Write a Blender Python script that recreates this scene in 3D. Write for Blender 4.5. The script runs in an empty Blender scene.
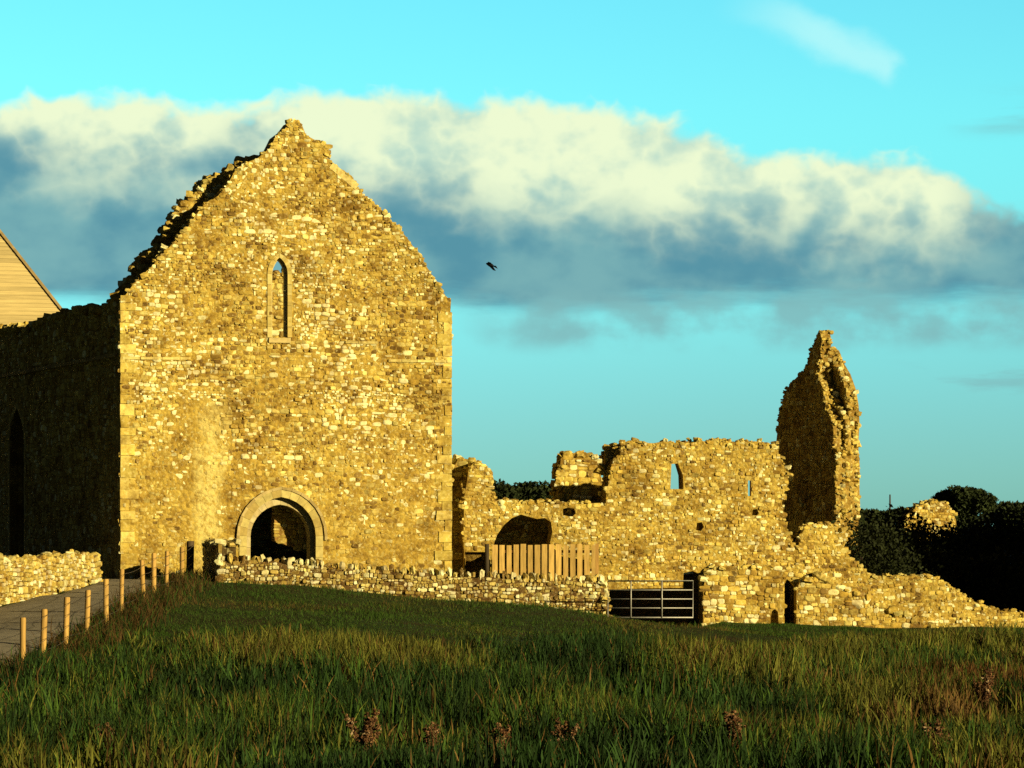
import bpy, math, random
import numpy as np
from mathutils import Vector, Matrix
from mathutils.geometry import tessellate_polygon

random.seed(7)
SC = bpy.context.scene
COL = SC.collection
F, HX, HY, EYE = 3600.0, 512.0, 525.0, 5.0      # long lens; camera 5 m above the hollow of the field


# ------------------------------------------------------------------ scene tree helpers
def tag(o, label=None, cat=None, group=None, kind=None):
    if label: o['label'] = label
    if cat: o['category'] = cat
    if group: o['group'] = group
    if kind: o['kind'] = kind
    return o


def empty(name, loc):
    o = bpy.data.objects.new(name, None)
    o.empty_display_size = 0.3
    o.location = loc
    COL.objects.link(o)
    return o


class MB:
    """collects vertices, faces, tints and material slots; build() links them as one mesh object"""
    def __init__(self):
        self.v = []; self.n = 0; self.loops = []; self.sizes = []; self.mi = []; self.c = []; self.sm = []

    def add(self, verts, faces, tint=(.5, .5, .5), mat=0, smooth=False):
        verts = np.asarray(verts, float).reshape(-1, 3)
        self.v.append(verts)
        t = np.asarray(tint, float)
        self.c.append(np.tile(t, (len(verts), 1)) if t.ndim == 1 else t)
        if isinstance(faces, np.ndarray):
            self.loops.append((faces + self.n).ravel()); self.sizes.append(np.full(len(faces), faces.shape[1]))
            k = len(faces)
        else:
            self.loops.append(np.array([i + self.n for f in faces for i in f], int))
            self.sizes.append(np.array([len(f) for f in faces], int)); k = len(faces)
        self.mi.append(np.full(k, mat)); self.sm.append(np.full(k, smooth))
        self.n += len(verts)

    def build(self, name, mats, parent=None):
        me = bpy.data.meshes.new(name)
        v = np.concatenate(self.v); lo = np.concatenate(self.loops); sz = np.concatenate(self.sizes)
        c = np.concatenate(self.c)
        if parent is not None:
            v = v - np.array(parent_origin(parent))
        me.vertices.add(len(v)); me.vertices.foreach_set('co', v.ravel())
        me.loops.add(len(lo)); me.loops.foreach_set('vertex_index', lo.astype(np.int32))
        me.polygons.add(len(sz))
        st = np.concatenate([[0], np.cumsum(sz)[:-1]])
        me.polygons.foreach_set('loop_start', st.astype(np.int32))
        me.polygons.foreach_set('material_index', np.concatenate(self.mi).astype(np.int32))
        me.polygons.foreach_set('use_smooth', np.concatenate(self.sm))
        me.update(calc_edges=True)
        a = me.attributes.new('tint', 'FLOAT_COLOR', 'POINT')
        a.data.foreach_set('color', np.hstack([c, np.ones((len(c), 1))]).ravel())
        for m in (mats if isinstance(mats, (list, tuple)) else [mats]): me.materials.append(m)
        o = bpy.data.objects.new(name, me)
        COL.objects.link(o)
        if parent is not None: o.parent = parent
        return o


def parent_origin(o):
    p = Vector((0, 0, 0))
    while o is not None:
        p = p + o.location; o = o.parent
    return p


def box_v(c, sx, sy, sz, ax=(1, 0, 0), ay=(0, 1, 0), az=(0, 0, 1)):
    c = np.array(c, float); ax, ay, az = (np.array(a, float) for a in (ax, ay, az))
    return [c + ax * sx * i / 2 + ay * sy * j / 2 + az * sz * k / 2
            for k in (-1, 1) for j in (-1, 1) for i in (-1, 1)]


BOXF = np.array([[0, 2, 3, 1], [4, 5, 7, 6], [0, 1, 5, 4], [2, 6, 7, 3], [0, 4, 6, 2], [1, 3, 7, 5]])


def add_box(mb, c, sx, sy, sz, tint=(.5, .5, .5), mat=0, **k):
    mb.add(box_v(c, sx, sy, sz, **k), BOXF, tint, mat)


def add_tube(mb, pts, rad, tint=(.5, .5, .5), seg=8, mat=0):
    pts = [Vector(p) for p in pts]
    rad = rad if isinstance(rad, (list, tuple)) else [rad] * len(pts)
    V = []; Fc = []
    for i, p in enumerate(pts):
        d = (pts[min(i + 1, len(pts) - 1)] - pts[max(i - 1, 0)]).normalized()
        a = d.orthogonal().normalized() if abs(d.z) < .9 else Vector((1, 0, 0))
        a = (a - d * a.dot(d)).normalized(); b = d.cross(a)
        for k in range(seg):
            t = 2 * math.pi * k / seg
            V.append(p + (a * math.cos(t) + b * math.sin(t)) * rad[i])
    for i in range(len(pts) - 1):
        for k in range(seg):
            k2 = (k + 1) % seg
            Fc.append((i * seg + k, i * seg + k2, (i + 1) * seg + k2, (i + 1) * seg + k))
    Fc.append(tuple(range(seg))[::-1]); Fc.append(tuple((len(pts) - 1) * seg + k for k in range(seg)))
    mb.add([tuple(v) for v in V], Fc, tint, mat, smooth=True)


# ------------------------------------------------------------------ materials
def new_mat(name):
    m = bpy.data.materials.new(name); m.use_nodes = True
    nt = m.node_tree
    b = nt.nodes['Principled BSDF']
    b.inputs['Specular IOR Level'].default_value = 0.15
    b.inputs['Roughness'].default_value = .9
    return m, nt, b


def N(nt, t, **k):
    n = nt.nodes.new(t)
    for a, v in k.items(): setattr(n, a, v)
    return n


def noise(nt, co, scale, detail=4, rough=.55):
    n = N(nt, 'ShaderNodeTexNoise'); n.inputs['Scale'].default_value = scale
    n.inputs['Detail'].default_value = detail; n.inputs['Roughness'].default_value = rough
    nt.links.new(co, n.inputs['Vector']); return n.outputs['Fac']


def ramp(nt, fac, stops):
    r = N(nt, 'ShaderNodeValToRGB')
    e = r.color_ramp.elements
    while len(e) < len(stops): e.new(.5)
    for x, (p, c) in zip(e, stops): x.position = p; x.color = (*c, 1) if len(c) == 3 else c
    nt.links.new(fac, r.inputs['Fac']); return r.outputs['Color']


def mixc(nt, fac, a, b, mode='MIX'):
    m = N(nt, 'ShaderNodeMix', data_type='RGBA', blend_type=mode)
    for s, x in ((m.inputs[0], fac), (m.inputs[6], a), (m.inputs[7], b)):
        if hasattr(x, 'is_linked'): nt.links.new(x, s)
        else: s.default_value = x if not isinstance(x, tuple) else (*x, 1)[:4]
    return m.outputs[2]


def math1(nt, op, *a, clamp=False):
    m = N(nt, 'ShaderNodeMath', operation=op, use_clamp=clamp)
    for i, x in enumerate(a):
        if hasattr(x, 'is_linked'): nt.links.new(x, m.inputs[i])
        else: m.inputs[i].default_value = x
    return m.outputs[0]


def bump(nt, b, h, strength=.5, dist=.03):
    n = N(nt, 'ShaderNodeBump'); n.inputs['Strength'].default_value = strength
    n.inputs['Distance'].default_value = dist
    nt.links.new(h, n.inputs['Height']); nt.links.new(n.outputs['Normal'], b.inputs['Normal'])


def weathering(nt, co, c):
    """broad brown staining and the pale limewashed streak on the gable"""
    st = noise(nt, co, 1.15, 7, .72)
    c = mixc(nt, 1.0, c, ramp(nt, st, [(.34, (.52, .44, .34)), (.45, (.90, .85, .74)), (.55, (1.14, 1.15, 1.08)), (.70, (1.30, 1.35, 1.28))]), 'MULTIPLY')
    s = N(nt, 'ShaderNodeSeparateXYZ'); nt.links.new(co, s.inputs[0])
    wob = math1(nt, 'MULTIPLY', math1(nt, 'SUBTRACT', noise(nt, co, 1.6, 4, .6), .5), 1.3)
    dx = math1(nt, 'ABSOLUTE', math1(nt, 'ADD', math1(nt, 'ADD', s.outputs[0], 9.72), math1(nt, 'ADD', wob, math1(nt, 'MULTIPLY', math1(nt, 'SUBTRACT', s.outputs[2], 6.5), -.05))))
    m = math1(nt, 'MULTIPLY', math1(nt, 'SUBTRACT', 1.0, math1(nt, 'DIVIDE', dx, .58), clamp=True), 1.6, clamp=True)
    m = math1(nt, 'MULTIPLY', m, math1(nt, 'MULTIPLY', math1(nt, 'SUBTRACT', 9.3, s.outputs[2]), .8, clamp=True))
    m = math1(nt, 'MULTIPLY', m, math1(nt, 'MULTIPLY', math1(nt, 'SUBTRACT', s.outputs[2], 3.2), .8, clamp=True))
    brk = ramp(nt, noise(nt, co, 5.0, 6, .75), [(.40, (.1, .1, .1)), (.52, (1, 1, 1))])
    return mixc(nt, math1(nt, 'MULTIPLY', math1(nt, 'MULTIPLY', m, brk), .85), c, (.74, .62, .20))


def stone_mat(name, lichen=.5, dark=.35):
    """single laid stones: own tint, blotches, pale lichen spots"""
    m, nt, b = new_mat(name)
    co = N(nt, 'ShaderNodeNewGeometry').outputs['Position']
    at_ = N(nt, 'ShaderNodeAttribute', attribute_name='tint').outputs['Color']
    blot = noise(nt, co, 5.5, 5, .65)
    c = mixc(nt, 1.0, at_, ramp(nt, blot, [(.3, (.62, .56, .45)), (.5, (1, 1, 1)), (.7, (1.25, 1.2, 1.05))]), 'MULTIPLY')
    lf = noise(nt, co, 11.0, 3, .6)
    lm = ramp(nt, lf, [(.60 - .06 * lichen, (0, 0, 0)), (.68 - .06 * lichen, (1, 1, 1))])
    c = mixc(nt, math1(nt, 'MULTIPLY', lm, .75 * lichen), c, (.66, .60, .34))
    df = noise(nt, co, 2.3, 6, .7)
    dm = ramp(nt, df, [(.56, (0, 0, 0)), (.70, (1, 1, 1))])
    c = mixc(nt, math1(nt, 'MULTIPLY', dm, dark), c, (.10, .07, .03))
    c = weathering(nt, co, c)
    nt.links.new(c, b.inputs['Base Color'])
    bump(nt, b, noise(nt, co, 26, 4, .7), .6, .02)
    return m


def core_mat(name):
    """mortar and rubble seen in reveals, joints and broken faces"""
    m, nt, b = new_mat(name)
    co = N(nt, 'ShaderNodeNewGeometry').outputs['Position']
    vo = N(nt, 'ShaderNodeTexVoronoi', feature='F1'); vo.inputs['Scale'].default_value = 7.5
    nt.links.new(co, vo.inputs['Vector'])
    at_ = N(nt, 'ShaderNodeAttribute', attribute_name='tint').outputs['Color']
    sep = N(nt, 'ShaderNodeSeparateColor'); nt.links.new(vo.outputs['Color'], sep.inputs[0])
    c = mixc(nt, 1.0, at_, ramp(nt, sep.outputs[0], [(0, (.78, .74, .66)), (1, (1.12, 1.1, 1.0))]), 'MULTIPLY')
    c = mixc(nt, 1.0, c, ramp(nt, noise(nt, co, 8, 5, .7), [(.3, (.70, .64, .55)), (.65, (1.15, 1.15, 1.08))]), 'MULTIPLY')
    lm = ramp(nt, noise(nt, co, 12, 3, .6), [(.57, (0, 0, 0)), (.64, (1, 1, 1))])
    c = mixc(nt, math1(nt, 'MULTIPLY', lm, .45), c, (.70, .64, .32))
    c = weathering(nt, co, c)
    nt.links.new(c, b.inputs['Base Color'])
    bump(nt, b, math1(nt, 'SUBTRACT', noise(nt, co, 14, 5, .7), vo.outputs['Distance']), .8, .05)
    return m


def tint_mat(name, rough=.9, var=.35, scale=9.0, trans=0.0, spec=.15, stretch=None, metal=0):
    m, nt, b = new_mat(name)
    co = N(nt, 'ShaderNodeNewGeometry').outputs['Position']
    if stretch:
        mp = N(nt, 'ShaderNodeMapping'); mp.inputs['Scale'].default_value = stretch
        nt.links.new(co, mp.inputs['Vector']); co = mp.outputs[0]
    at_ = N(nt, 'ShaderNodeAttribute', attribute_name='tint').outputs['Color']
    f = noise(nt, co, scale, 5, .65)
    c = mixc(nt, 1.0, at_, ramp(nt, f, [(.3, (1 - var,) * 3), (.7, (1 + var,) * 3)]), 'MULTIPLY')
    nt.links.new(c, b.inputs['Base Color'])
    b.inputs['Roughness'].default_value = rough
    b.inputs['Specular IOR Level'].default_value = spec
    b.inputs['Metallic'].default_value = metal
    if trans:
        t = N(nt, 'ShaderNodeBsdfTranslucent'); nt.links.new(c, t.inputs['Color'])
        mx = N(nt, 'ShaderNodeMixShader'); mx.inputs[0].default_value = trans
        nt.links.new(b.outputs[0], mx.inputs[1]); nt.links.new(t.outputs[0], mx.inputs[2])
        nt.links.new(mx.outputs[0], nt.nodes['Material Output'].inputs['Surface'])
    else:
        bump(nt, b, f, .4, .01)
    return m


STONE = stone_mat('gold_limestone', .55, .30)
WALLSTONE = stone_mat('fieldstone', .75, .55)
CORE = core_mat('lime_mortar')
DRESSED = tint_mat('dressed_limestone', .85, .22, 7)
WOOD = tint_mat('weathered_wood', .8, .35, 12, stretch=(1, 1, .12))
METAL = tint_mat('galvanised_metal', .5, .2, 20, spec=.4, metal=.3)
LEAF = tint_mat('leaves', .75, .25, 2, trans=.15)
BLADE = tint_mat('grass_blades', .75, .25, .9, trans=.22)
FEATHER = tint_mat('feathers', .6, .2, 12)


# ------------------------------------------------------------------ ground
TX = [-400, -40, -16, -12, -8.9, -3.4, 0, 2.7, 4.2, 7.3, 9.6, 16, 40, 400]
TZ = [-2.6, -2.2, -1.9, -1.8, -1.75, -2.15, -2.42, -2.66, -2.85, -3.2, -3.32, -3.5, -3.6, -3.6]


def G(x, y):
    """ground height"""
    x = np.asarray(x, float); y = np.asarray(y, float)
    T = np.interp(x, TX, TZ)
    s = np.clip((y - 62) / 46, 0, 1) ** 1.35
    z = -3.7 + 2.0 * np.clip((50 - y) / 50, 0, 1) ** 1.5
    z = z + (T + 3.7) * s
    near = np.exp(-((y - 85) / 60) ** 2)
    z = z + near * (.05 * np.sin(x * .9 + 1.3 * np.sin(y * .31)) + .05 * np.sin(y * .55 + x * .23) + .02 * np.sin(x * 2.7 + y * 1.9))
    z = z - .55 * np.clip((y - 108.3) / 2.5, 0, 1) * np.clip(1.6 - np.abs(x - 4.6) / 1.4, 0, 1) * (y < 135)
    return z + EYE


def fence_x(y): return -11.95 + .01725 * np.asarray(y, float)


def at(px, py, Y): return Vector(((px - HX) / F * Y, Y, EYE + (HY - py) / F * Y))


def make_ground():
    xs = np.concatenate([[-2500, -900, -350, -120, -60, -40], np.arange(-30, 30.01, .5), [40, 60, 120, 350, 900, 2500]])
    ys = np.concatenate([[-60, -30, -10, 0, 15, 30, 40], np.arange(48, 130.01, .5), [135, 145, 160, 190, 240, 330, 500, 900, 1800, 3500]])
    X, Y = np.meshgrid(xs, ys)
    Z = G(X, Y)
    V = np.stack([X, Y, Z], -1).reshape(-1, 3)
    nx, ny = len(xs), len(ys)
    i = np.arange(nx * ny).reshape(ny, nx)
    Q = np.stack([i[:-1, :-1], i[:-1, 1:], i[1:, 1:], i[1:, :-1]], -1).reshape(-1, 4)
    mb = MB(); mb.add(V, Q, (.05, .06, .02), smooth=True)
    m, nt, b = new_mat('turf_soil')
    co = N(nt, 'ShaderNodeNewGeometry').outputs['Position']
    c = ramp(nt, noise(nt, co, .35, 6, .6), [(.30, (.045, .032, .011)), (.45, (.036, .050, .009)), (.62, (.032, .058, .009)), (.75, (.060, .058, .014))])
    c = mixc(nt, 1.0, c, ramp(nt, noise(nt, co, 6, 5, .7), [(.3, (.5, .5, .5)), (.7, (1.35, 1.35, 1.3))]), 'MULTIPLY')
    nt.links.new(c, b.inputs['Base Color'])
    bump(nt, b, noise(nt, co, 7, 6, .7), .8, .08)
    tag(mb.build('ground', m), 'grassy pasture ground sloping up to the ruins', kind='structure')

    # lane between the stone wall and the wire fence
    ly = np.arange(58, 116.01, .5)
    left = np.interp(ly, [58, 92, 100, 108.5, 109.5, 116], [-17.5, -15.9, -14.3, -12.6, -14.8, -16.5])
    left = left + .10 * np.sin(ly * 1.7)
    right = fence_x(ly) - .45 + .12 * np.sin(ly * 1.1) + .08 * np.sin(ly * 2.9)
    right = np.where(ly > 113.2, np.minimum(right, -12.75), right)
    K = 8
    t = np.linspace(0, 1, K)
    X = left[:, None] * (1 - t) + right[:, None] * t
    Y = np.repeat(ly[:, None], K, 1)
    off = np.full(K, .05); off[0] = off[-1] = -.04
    Z = G(X, Y) + off[None]
    i = np.arange(len(ly) * K).reshape(len(ly), K)
    Q = np.stack([i[:-1, :-1], i[:-1, 1:], i[1:, 1:], i[1:, :-1]], -1).reshape(-1, 4)
    mb = MB(); mb.add(np.stack([X, Y, Z], -1).reshape(-1, 3), Q, (.2, .2, .2), smooth=True)
    m, nt, b = new_mat('gravel_lane')
    co = N(nt, 'ShaderNodeNewGeometry').outputs['Position']
    c = ramp(nt, noise(nt, co, 1.2, 7, .7), [(.3, (.17, .145, .10)), (.5, (.25, .22, .16)), (.72, (.33, .29, .21))])
    nt.links.new(c, b.inputs['Base Color'])
    bump(nt, b, noise(nt, co, 18, 5, .7), .5, .03)
    tag(mb.build('lane', m), 'pale gravel lane running beside the wire fence', kind='structure')


make_ground()

# ------------------------------------------------------------------ rubble masonry
PAL_GOLD = [((.50, .375, .085), 5), ((.56, .44, .12), 4), ((.41, .285, .055), 4), ((.62, .53, .18), 2.4),
            ((.29, .19, .04), 2.4), ((.74, .71, .40), 1.7), ((.44, .36, .11), 2.5)]
PAL_FIELD = [((.44, .33, .09), 4), ((.32, .22, .055), 3.5), ((.56, .46, .16), 3), ((.72, .68, .38), 2.2),
             ((.19, .12, .035), 2.5), ((.78, .76, .50), 1.1)]


def in_poly(px, py, poly):
    r = np.zeros(len(px), bool)
    n = len(poly)
    for i in range(n):
        x1, y1 = poly[i]; x2, y2 = poly[(i + 1) % n]
        if y1 == y2: continue
        c = ((y1 > py) != (y2 > py)) & (px < (x2 - x1) * (py - y1) / (y2 - y1) + x1)
        r ^= c
    return r


def pick(rng, pal, n):
    w = np.array([p[1] for p in pal]); c = np.array([p[0] for p in pal])
    k = rng.choice(len(pal), n, p=w / w.sum())
    return c[k] * rng.uniform(.82, 1.18, (n, 1))


# lattice block used for loose broken-edge stones
_L = [(i, j, k) for i in (-1, 0, 1) for j in (-1, 0, 1) for k in (-1, 0, 1) if (i, j, k) != (0, 0, 0)]
_LI = {p: q for q, p in enumerate(_L)}
_LF = []
for ax in range(3):
    for sgn in (-1, 1):
        for a in (-1, 0):
            for b_ in (-1, 0):
                q = []
                for da, db in ((0, 0), (1, 0), (1, 1), (0, 1)):
                    p = [0, 0, 0]; p[ax] = sgn; p[(ax + 1) % 3] = a + da; p[(ax + 2) % 3] = b_ + db
                    q.append(_LI[tuple(p)])
                _LF.append(q if sgn > 0 else q[::-1])
_LF = np.array(_LF)
_LV = np.array(_L, float)
_LV = _LV / (np.linalg.norm(_LV, axis=1, keepdims=True) ** .55)


class Plane:
    """vertical wall plane: u runs along d, n towards the viewer"""
    def __init__(s, X, Y, deg, back=0.0):
        a = math.radians(deg)
        s.d = np.array([math.cos(a), math.sin(a)]); s.nr = np.array([s.d[1], -s.d[0]])
        s.p = np.array([X, Y]) - s.nr * back
        s.deg = deg

    def uz(s, px, py):
        a = (px - HX) / F
        u = (a * s.p[1] - s.p[0]) / (s.d[0] - a * s.d[1])
        t = s.p[1] + s.d[1] * u
        return (u, EYE + (HY - py) / F * t)

    def poly(s, pts): return [s.uz(*p) for p in pts]

    def w(s, u, n, z):
        u, n, z = np.broadcast_arrays(np.asarray(u, float), np.asarray(n, float), np.asarray(z, float))
        return np.stack([s.p[0] + s.d[0] * u + s.nr[0] * n, s.p[1] + s.d[1] * u + s.nr[1] * n, z], -1)

    def back(s, b): 
        q = Plane(0, 0, s.deg); q.p = s.p - s.nr * b; return q


def rough_outline(poly, rng, step=.35, amp=.05, zfloor=-99):
    out = []
    for i, a in enumerate(poly):
        b = poly[(i + 1) % len(poly)]
        L = math.hypot(b[0] - a[0], b[1] - a[1]); k = max(1, int(L / step))
        for j in range(k):
            t = j / k
            out.append((a[0] + (b[0] - a[0]) * t + rng.normal(0, amp) * .6 * (j > 0), a[1] + (b[1] - a[1]) * t + rng.normal(0, amp) * (j > 0)))
    return out


def core_slab(mb, pl, poly, holes, thick, tint, mat):
    loops = [poly] + list(holes)
    flat = [p for l in loops for p in l]
    tris = tessellate_polygon([[Vector((p[0], p[1], 0)) for p in l] for l in loops])
    u = np.array([p[0] for p in flat]); z = np.array([p[1] for p in flat]); n = len(flat)
    V = np.concatenate([pl.w(u, 0, z), pl.w(u, -thick, z)])
    Fc = []
    for t in tris:
        a, b, c = t
        cr = (u[b] - u[a]) * (z[c] - z[a]) - (u[c] - u[a]) * (z[b] - z[a])
        if abs(cr) < 1e-12: continue
        if cr < 0: b, c = c, b
        Fc.append((a, b, c)); Fc.append((a + n, c + n, b + n))
    s = 0
    for li, l in enumerate(loops):
        ar = sum(l[i][0] * l[(i + 1) % len(l)][1] - l[(i + 1) % len(l)][0] * l[i][1] for i in range(len(l)))
        for i in range(len(l)):
            a, b = s + i, s + (i + 1) % len(l)
            if (ar > 0) != (li > 0): Fc.append((a, a + n, b + n, b))
            else: Fc.append((b, b + n, a + n, a))
        s += len(l)
    mb.add(V, Fc, tint, mat)


def face_stones(mb, pl, poly, holes, rng, pal, hs=(.08, .21), ar=(.75, 2.2), n0=0.0, mat=0, prot=(.004, .035), skip=None, tintf=None, wave=1.0, sup=3.2, buryf=None):
    us = [p[0] for p in poly]; zs = [p[1] for p in poly]
    u0, u1, z0, z1 = min(us), max(us), min(zs), max(zs)
    R = []
    z = z0
    while z < z1:
        h = rng.uniform(*hs); u = u0 - rng.uniform(0, .3)
        while u < u1:
            w = min(max(h * rng.uniform(*ar), .09), .62)
            r = rng.random()
            if r < .22 and h > .15:
                k = rng.uniform(.38, .62)
                R.append((u, u + w, z, z + h * k)); R.append((u, u + w, z + h * k, z + h))
            elif r < .30 and h > .12:
                k = rng.uniform(.4, .6); q = rng.uniform(.3, .5)
                R.append((u, u + w * k, z, z + h)); R.append((u + w * k, u + w, z, z + h * q)); R.append((u + w * k, u + w, z + h * q, z + h))
            else:
                R.append((u, u + w, z, z + h))
            u += w
        z += h
    R = np.array(R)
    ph = rng.uniform(0, 6.28, 4)
    dz = wave * (.07 * np.sin(.8 * R[:, 0] + ph[0] + .5 * R[:, 2]) + .045 * np.sin(2.1 * R[:, 0] + ph[1] - R[:, 2]) + .02 * np.sin(5.3 * R[:, 0] + ph[2] + 2 * R[:, 2]))
    cu = (R[:, 0] + R[:, 1]) / 2; cz = (R[:, 2] + R[:, 3]) / 2 + dz
    keep = in_poly(cu, cz, poly)
    for h in holes:
        for fu, fz in ((0, 0), (.85, .85), (-.85, .85), (.85, -.85), (-.85, -.85), (.85, 0), (-.85, 0)):
            keep &= ~in_poly(cu + fu * (R[:, 1] - R[:, 0]) / 2, cz + fz * (R[:, 3] - R[:, 2]) / 2, h)
    if skip is not None: keep &= ~skip(cu, cz)
    R, cu, cz = R[keep], cu[keep], cz[keep]
    n = len(R)
    if n == 0: return
    hw = (R[:, 1] - R[:, 0]) / 2 * rng.uniform(.92, 1.04, n) - .003; hh = (R[:, 3] - R[:, 2]) / 2 * rng.uniform(.92, 1.05, n) - .003
    K = 8
    an = (np.arange(K) + .5) * 2 * math.pi / K + rng.normal(0, .10, (n, K)) + np.tile([.13, -.13], K // 2)
    ca, sa = np.cos(an), np.sin(an)
    sp_ = rng.uniform(sup, sup * 3.2, (n, 1))
    rr = np.minimum(1 / (np.abs(ca) ** sp_ + np.abs(sa) ** sp_) ** (1 / sp_), 1.32) * rng.normal(1.0, .055, (n, K))
    ro = rng.normal(0, .06, n)[:, None]
    ou, oz = ca * rr * hw[:, None], sa * rr * hh[:, None]
    ou, oz = ou * np.cos(ro) - oz * np.sin(ro), ou * np.sin(ro) + oz * np.cos(ro)
    U = cu[:, None] + ou; Z = cz[:, None] + oz
    p = rng.uniform(*prot, n) * np.where(rng.random(n) < .08, 1.7, 1)
    if buryf is not None: p = p - buryf(cu, cz, rng)
    tu, tz = rng.normal(0, .10, n), rng.normal(0, .10, n)
    tilt = tu[:, None] * ou + tz[:, None] * oz
    Ui = cu[:, None] + ou * .74; Zi = cz[:, None] + oz * .74
    A = pl.w(U, n0 - .06, Z); B = pl.w(U, n0 + p[:, None] * .35 + tilt * .7, Z); C = pl.w(Ui, n0 + p[:, None] + tilt, Zi)
    V = np.concatenate([A, B, C], 1).reshape(-1, 3)
    f = []
    for k in range(K):
        k2 = (k + 1) % K
        f += [(k, k2, K + k2, K + k), (K + k, K + k2, 2 * K + k2, 2 * K + k)]
    f = np.array(f); off = (np.arange(n) * 3 * K)[:, None, None]
    Q = (f[None] + off).reshape(-1, 4)
    CAP = ((np.arange(K) + 2 * K)[None, None] + off).reshape(-1, K)
    c = pick(rng, pal, n)
    if tintf is not None: c = tintf(cu, cz, c, rng)
    mb.add(V, Q, np.repeat(c, 3 * K, 0), mat)
    mb.loops.append((CAP + mb.n - len(V)).ravel()); mb.sizes.append(np.full(n, K)); mb.mi.append(np.full(n, mat)); mb.sm.append(np.zeros(n, bool))


def rocks(mb, P, S, rng, pal, yaw=0.0, wob=.35, mat=0, flat=None):
    """loose stones at world points P with half sizes S"""
    n = len(P)
    if n == 0: return
    V = _LV[None] * S[:, None, :] * (1 + rng.normal(0, .10, (n, 26, 1))) + rng.normal(0, .010, (n, 26, 3))
    a = rng.normal(0, wob, n) + yaw; b = rng.normal(0, wob * .6, n); c = rng.normal(0, wob * .6, n)
    def rot(V, a, i, j):
        x, y = V[..., i].copy(), V[..., j].copy()
        ca, sa = np.cos(a)[:, None], np.sin(a)[:, None]
        V[..., i] = x * ca - y * sa; V[..., j] = x * sa + y * ca
    rot(V, b, 0, 2); rot(V, c, 1, 2); rot(V, a, 0, 1)
    V = V + P[:, None, :]
    Q = (_LF[None] + (np.arange(n) * 26)[:, None, None]).reshape(-1, 4)
    mb.add(V.reshape(-1, 3), Q, np.repeat(pick(rng, pal, n), 26, 0), mat)


def edge_stones(mb, pl, pts, thick, rng, pal, step=.2, size=(.07, .15), spread=.05, n_front=0.0, mat=0, drop=.12):
    """ragged stones along an open polyline of a wall's edge, right through its thickness"""
    P, S = [], []
    for a, b in zip(pts[:-1], pts[1:]):
        L = math.hypot(b[0] - a[0], b[1] - a[1])
        k = max(1, int(L / step))
        for i in range(k):
            nn = n_front - .06
            while nn > -thick:
                if rng.random() > drop:
                    t = (i + rng.uniform(0, 1)) / k
                    P.append(pl.w(a[0] + (b[0] - a[0]) * t + rng.normal(0, spread), nn + rng.normal(0, .03), a[1] + (b[1] - a[1]) * t + rng.normal(0, spread) - .02))
                    s = rng.uniform(*size)
                    S.append((s * rng.uniform(.9, 1.7), s * rng.uniform(.9, 1.5), s * rng.uniform(.55, 1.0)))
                nn -= rng.uniform(.16, .30)
    if P: rocks(mb, np.array(P), np.array(S), rng, pal, yaw=math.radians(pl.deg), mat=mat)


def quoins(mb, pl, u, z0, z1, rng, pal, side=1, depth=.55, mat=0):
    z = z0; k = 0
    while z < z1:
        h = rng.uniform(.24, .38); L = .52 if k % 2 else .30; D = .30 if k % 2 else depth
        L *= rng.uniform(.85, 1.15)
        cu = u + side * (L / 2 - .03)
        c = pl.w(cu, .03 - D / 2 + rng.normal(0, .006), z + h / 2)
        mb.add(box_v(c, L - .015, D, h - .018, (pl.d[0], pl.d[1], 0), (pl.nr[0], pl.nr[1], 0)) + rng.normal(0, .008, (8, 3)), BOXF, pick(rng, pal, 1)[0], mat)
        z += h; k += 1


def arch_pts(xl, xr, ys, ya, yb, k=7):
    """pointed arch in picture units: up the left jamb, over, down the right jamb"""
    hw = (xr - xl) / 2; h = ys - ya; r = (h * h + hw * hw) / (2 * hw); xc = (xl + xr) / 2
    am = math.atan2(h, r - hw) if r > hw else math.pi - math.atan2(h, hw - r)
    L = [(xl + r - r * math.cos(am * i / k), ys - r * math.sin(am * i / k)) for i in range(k + 1)]
    Rr = [(2 * xc - x, y) for x, y in L[::-1]][1:]
    return [(xl, yb)] + L + Rr + [(xr, yb)]


def resample(pts, step):
    out = [pts[0]]
    for a, b in zip(pts[:-1], pts[1:]):
        L = math.hypot(b[0] - a[0], b[1] - a[1]); k = max(1, round(L / step))
        out += [(a[0] + (b[0] - a[0]) * i / k, a[1] + (b[1] - a[1]) * i / k) for i in range(1, k + 1)]
    return out


def voussoirs(mb, pl, inner, width, n0, n1, rng, tints, step=.3, jig=.006, mat=0):
    """ring of dressed stones round an opening; inner runs counter to the hole (left jamb, arch, right jamb)"""
    p = resample(inner, step)
    off = []
    for i in range(len(p)):
        a, b = p[max(0, i - 1)], p[min(len(p) - 1, i + 1)]
        dx, dz = b[0] - a[0], b[1] - a[1]; L = math.hypot(dx, dz) or 1
        off.append((-dz / L * width, dx / L * width))
    for i in range(len(p) - 1):
        e = .012
        A = [(p[i][0] + (p[i + 1][0] - p[i][0]) * t, p[i][1] + (p[i + 1][1] - p[i][1]) * t) for t in (e, 1 - e)]
        O = [(p[i + k][0] + off[i + k][0], p[i + k][1] + off[i + k][1]) for k in (0, 1)]
        O = [(O[0][0] + (O[1][0] - O[0][0]) * t, O[0][1] + (O[1][1] - O[0][1]) * t) for t in (e, 1 - e)]
        q = [A[0], A[1], O[0], O[1]]
        nn = n1 + rng.normal(0, jig)
        V = [pl.w(u, n0, z) for u, z in q] + [pl.w(u, nn, z) for u, z in q]
        c = np.array(tints[rng.integers(len(tints))]) * rng.uniform(.85, 1.12)
        Vn = np.array(V)
        # order as box: (i,j,k)
        idx = [0, 1, 2, 3, 4, 5, 6, 7]
        mb.add(Vn[idx], BOXF, c, mat)


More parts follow.
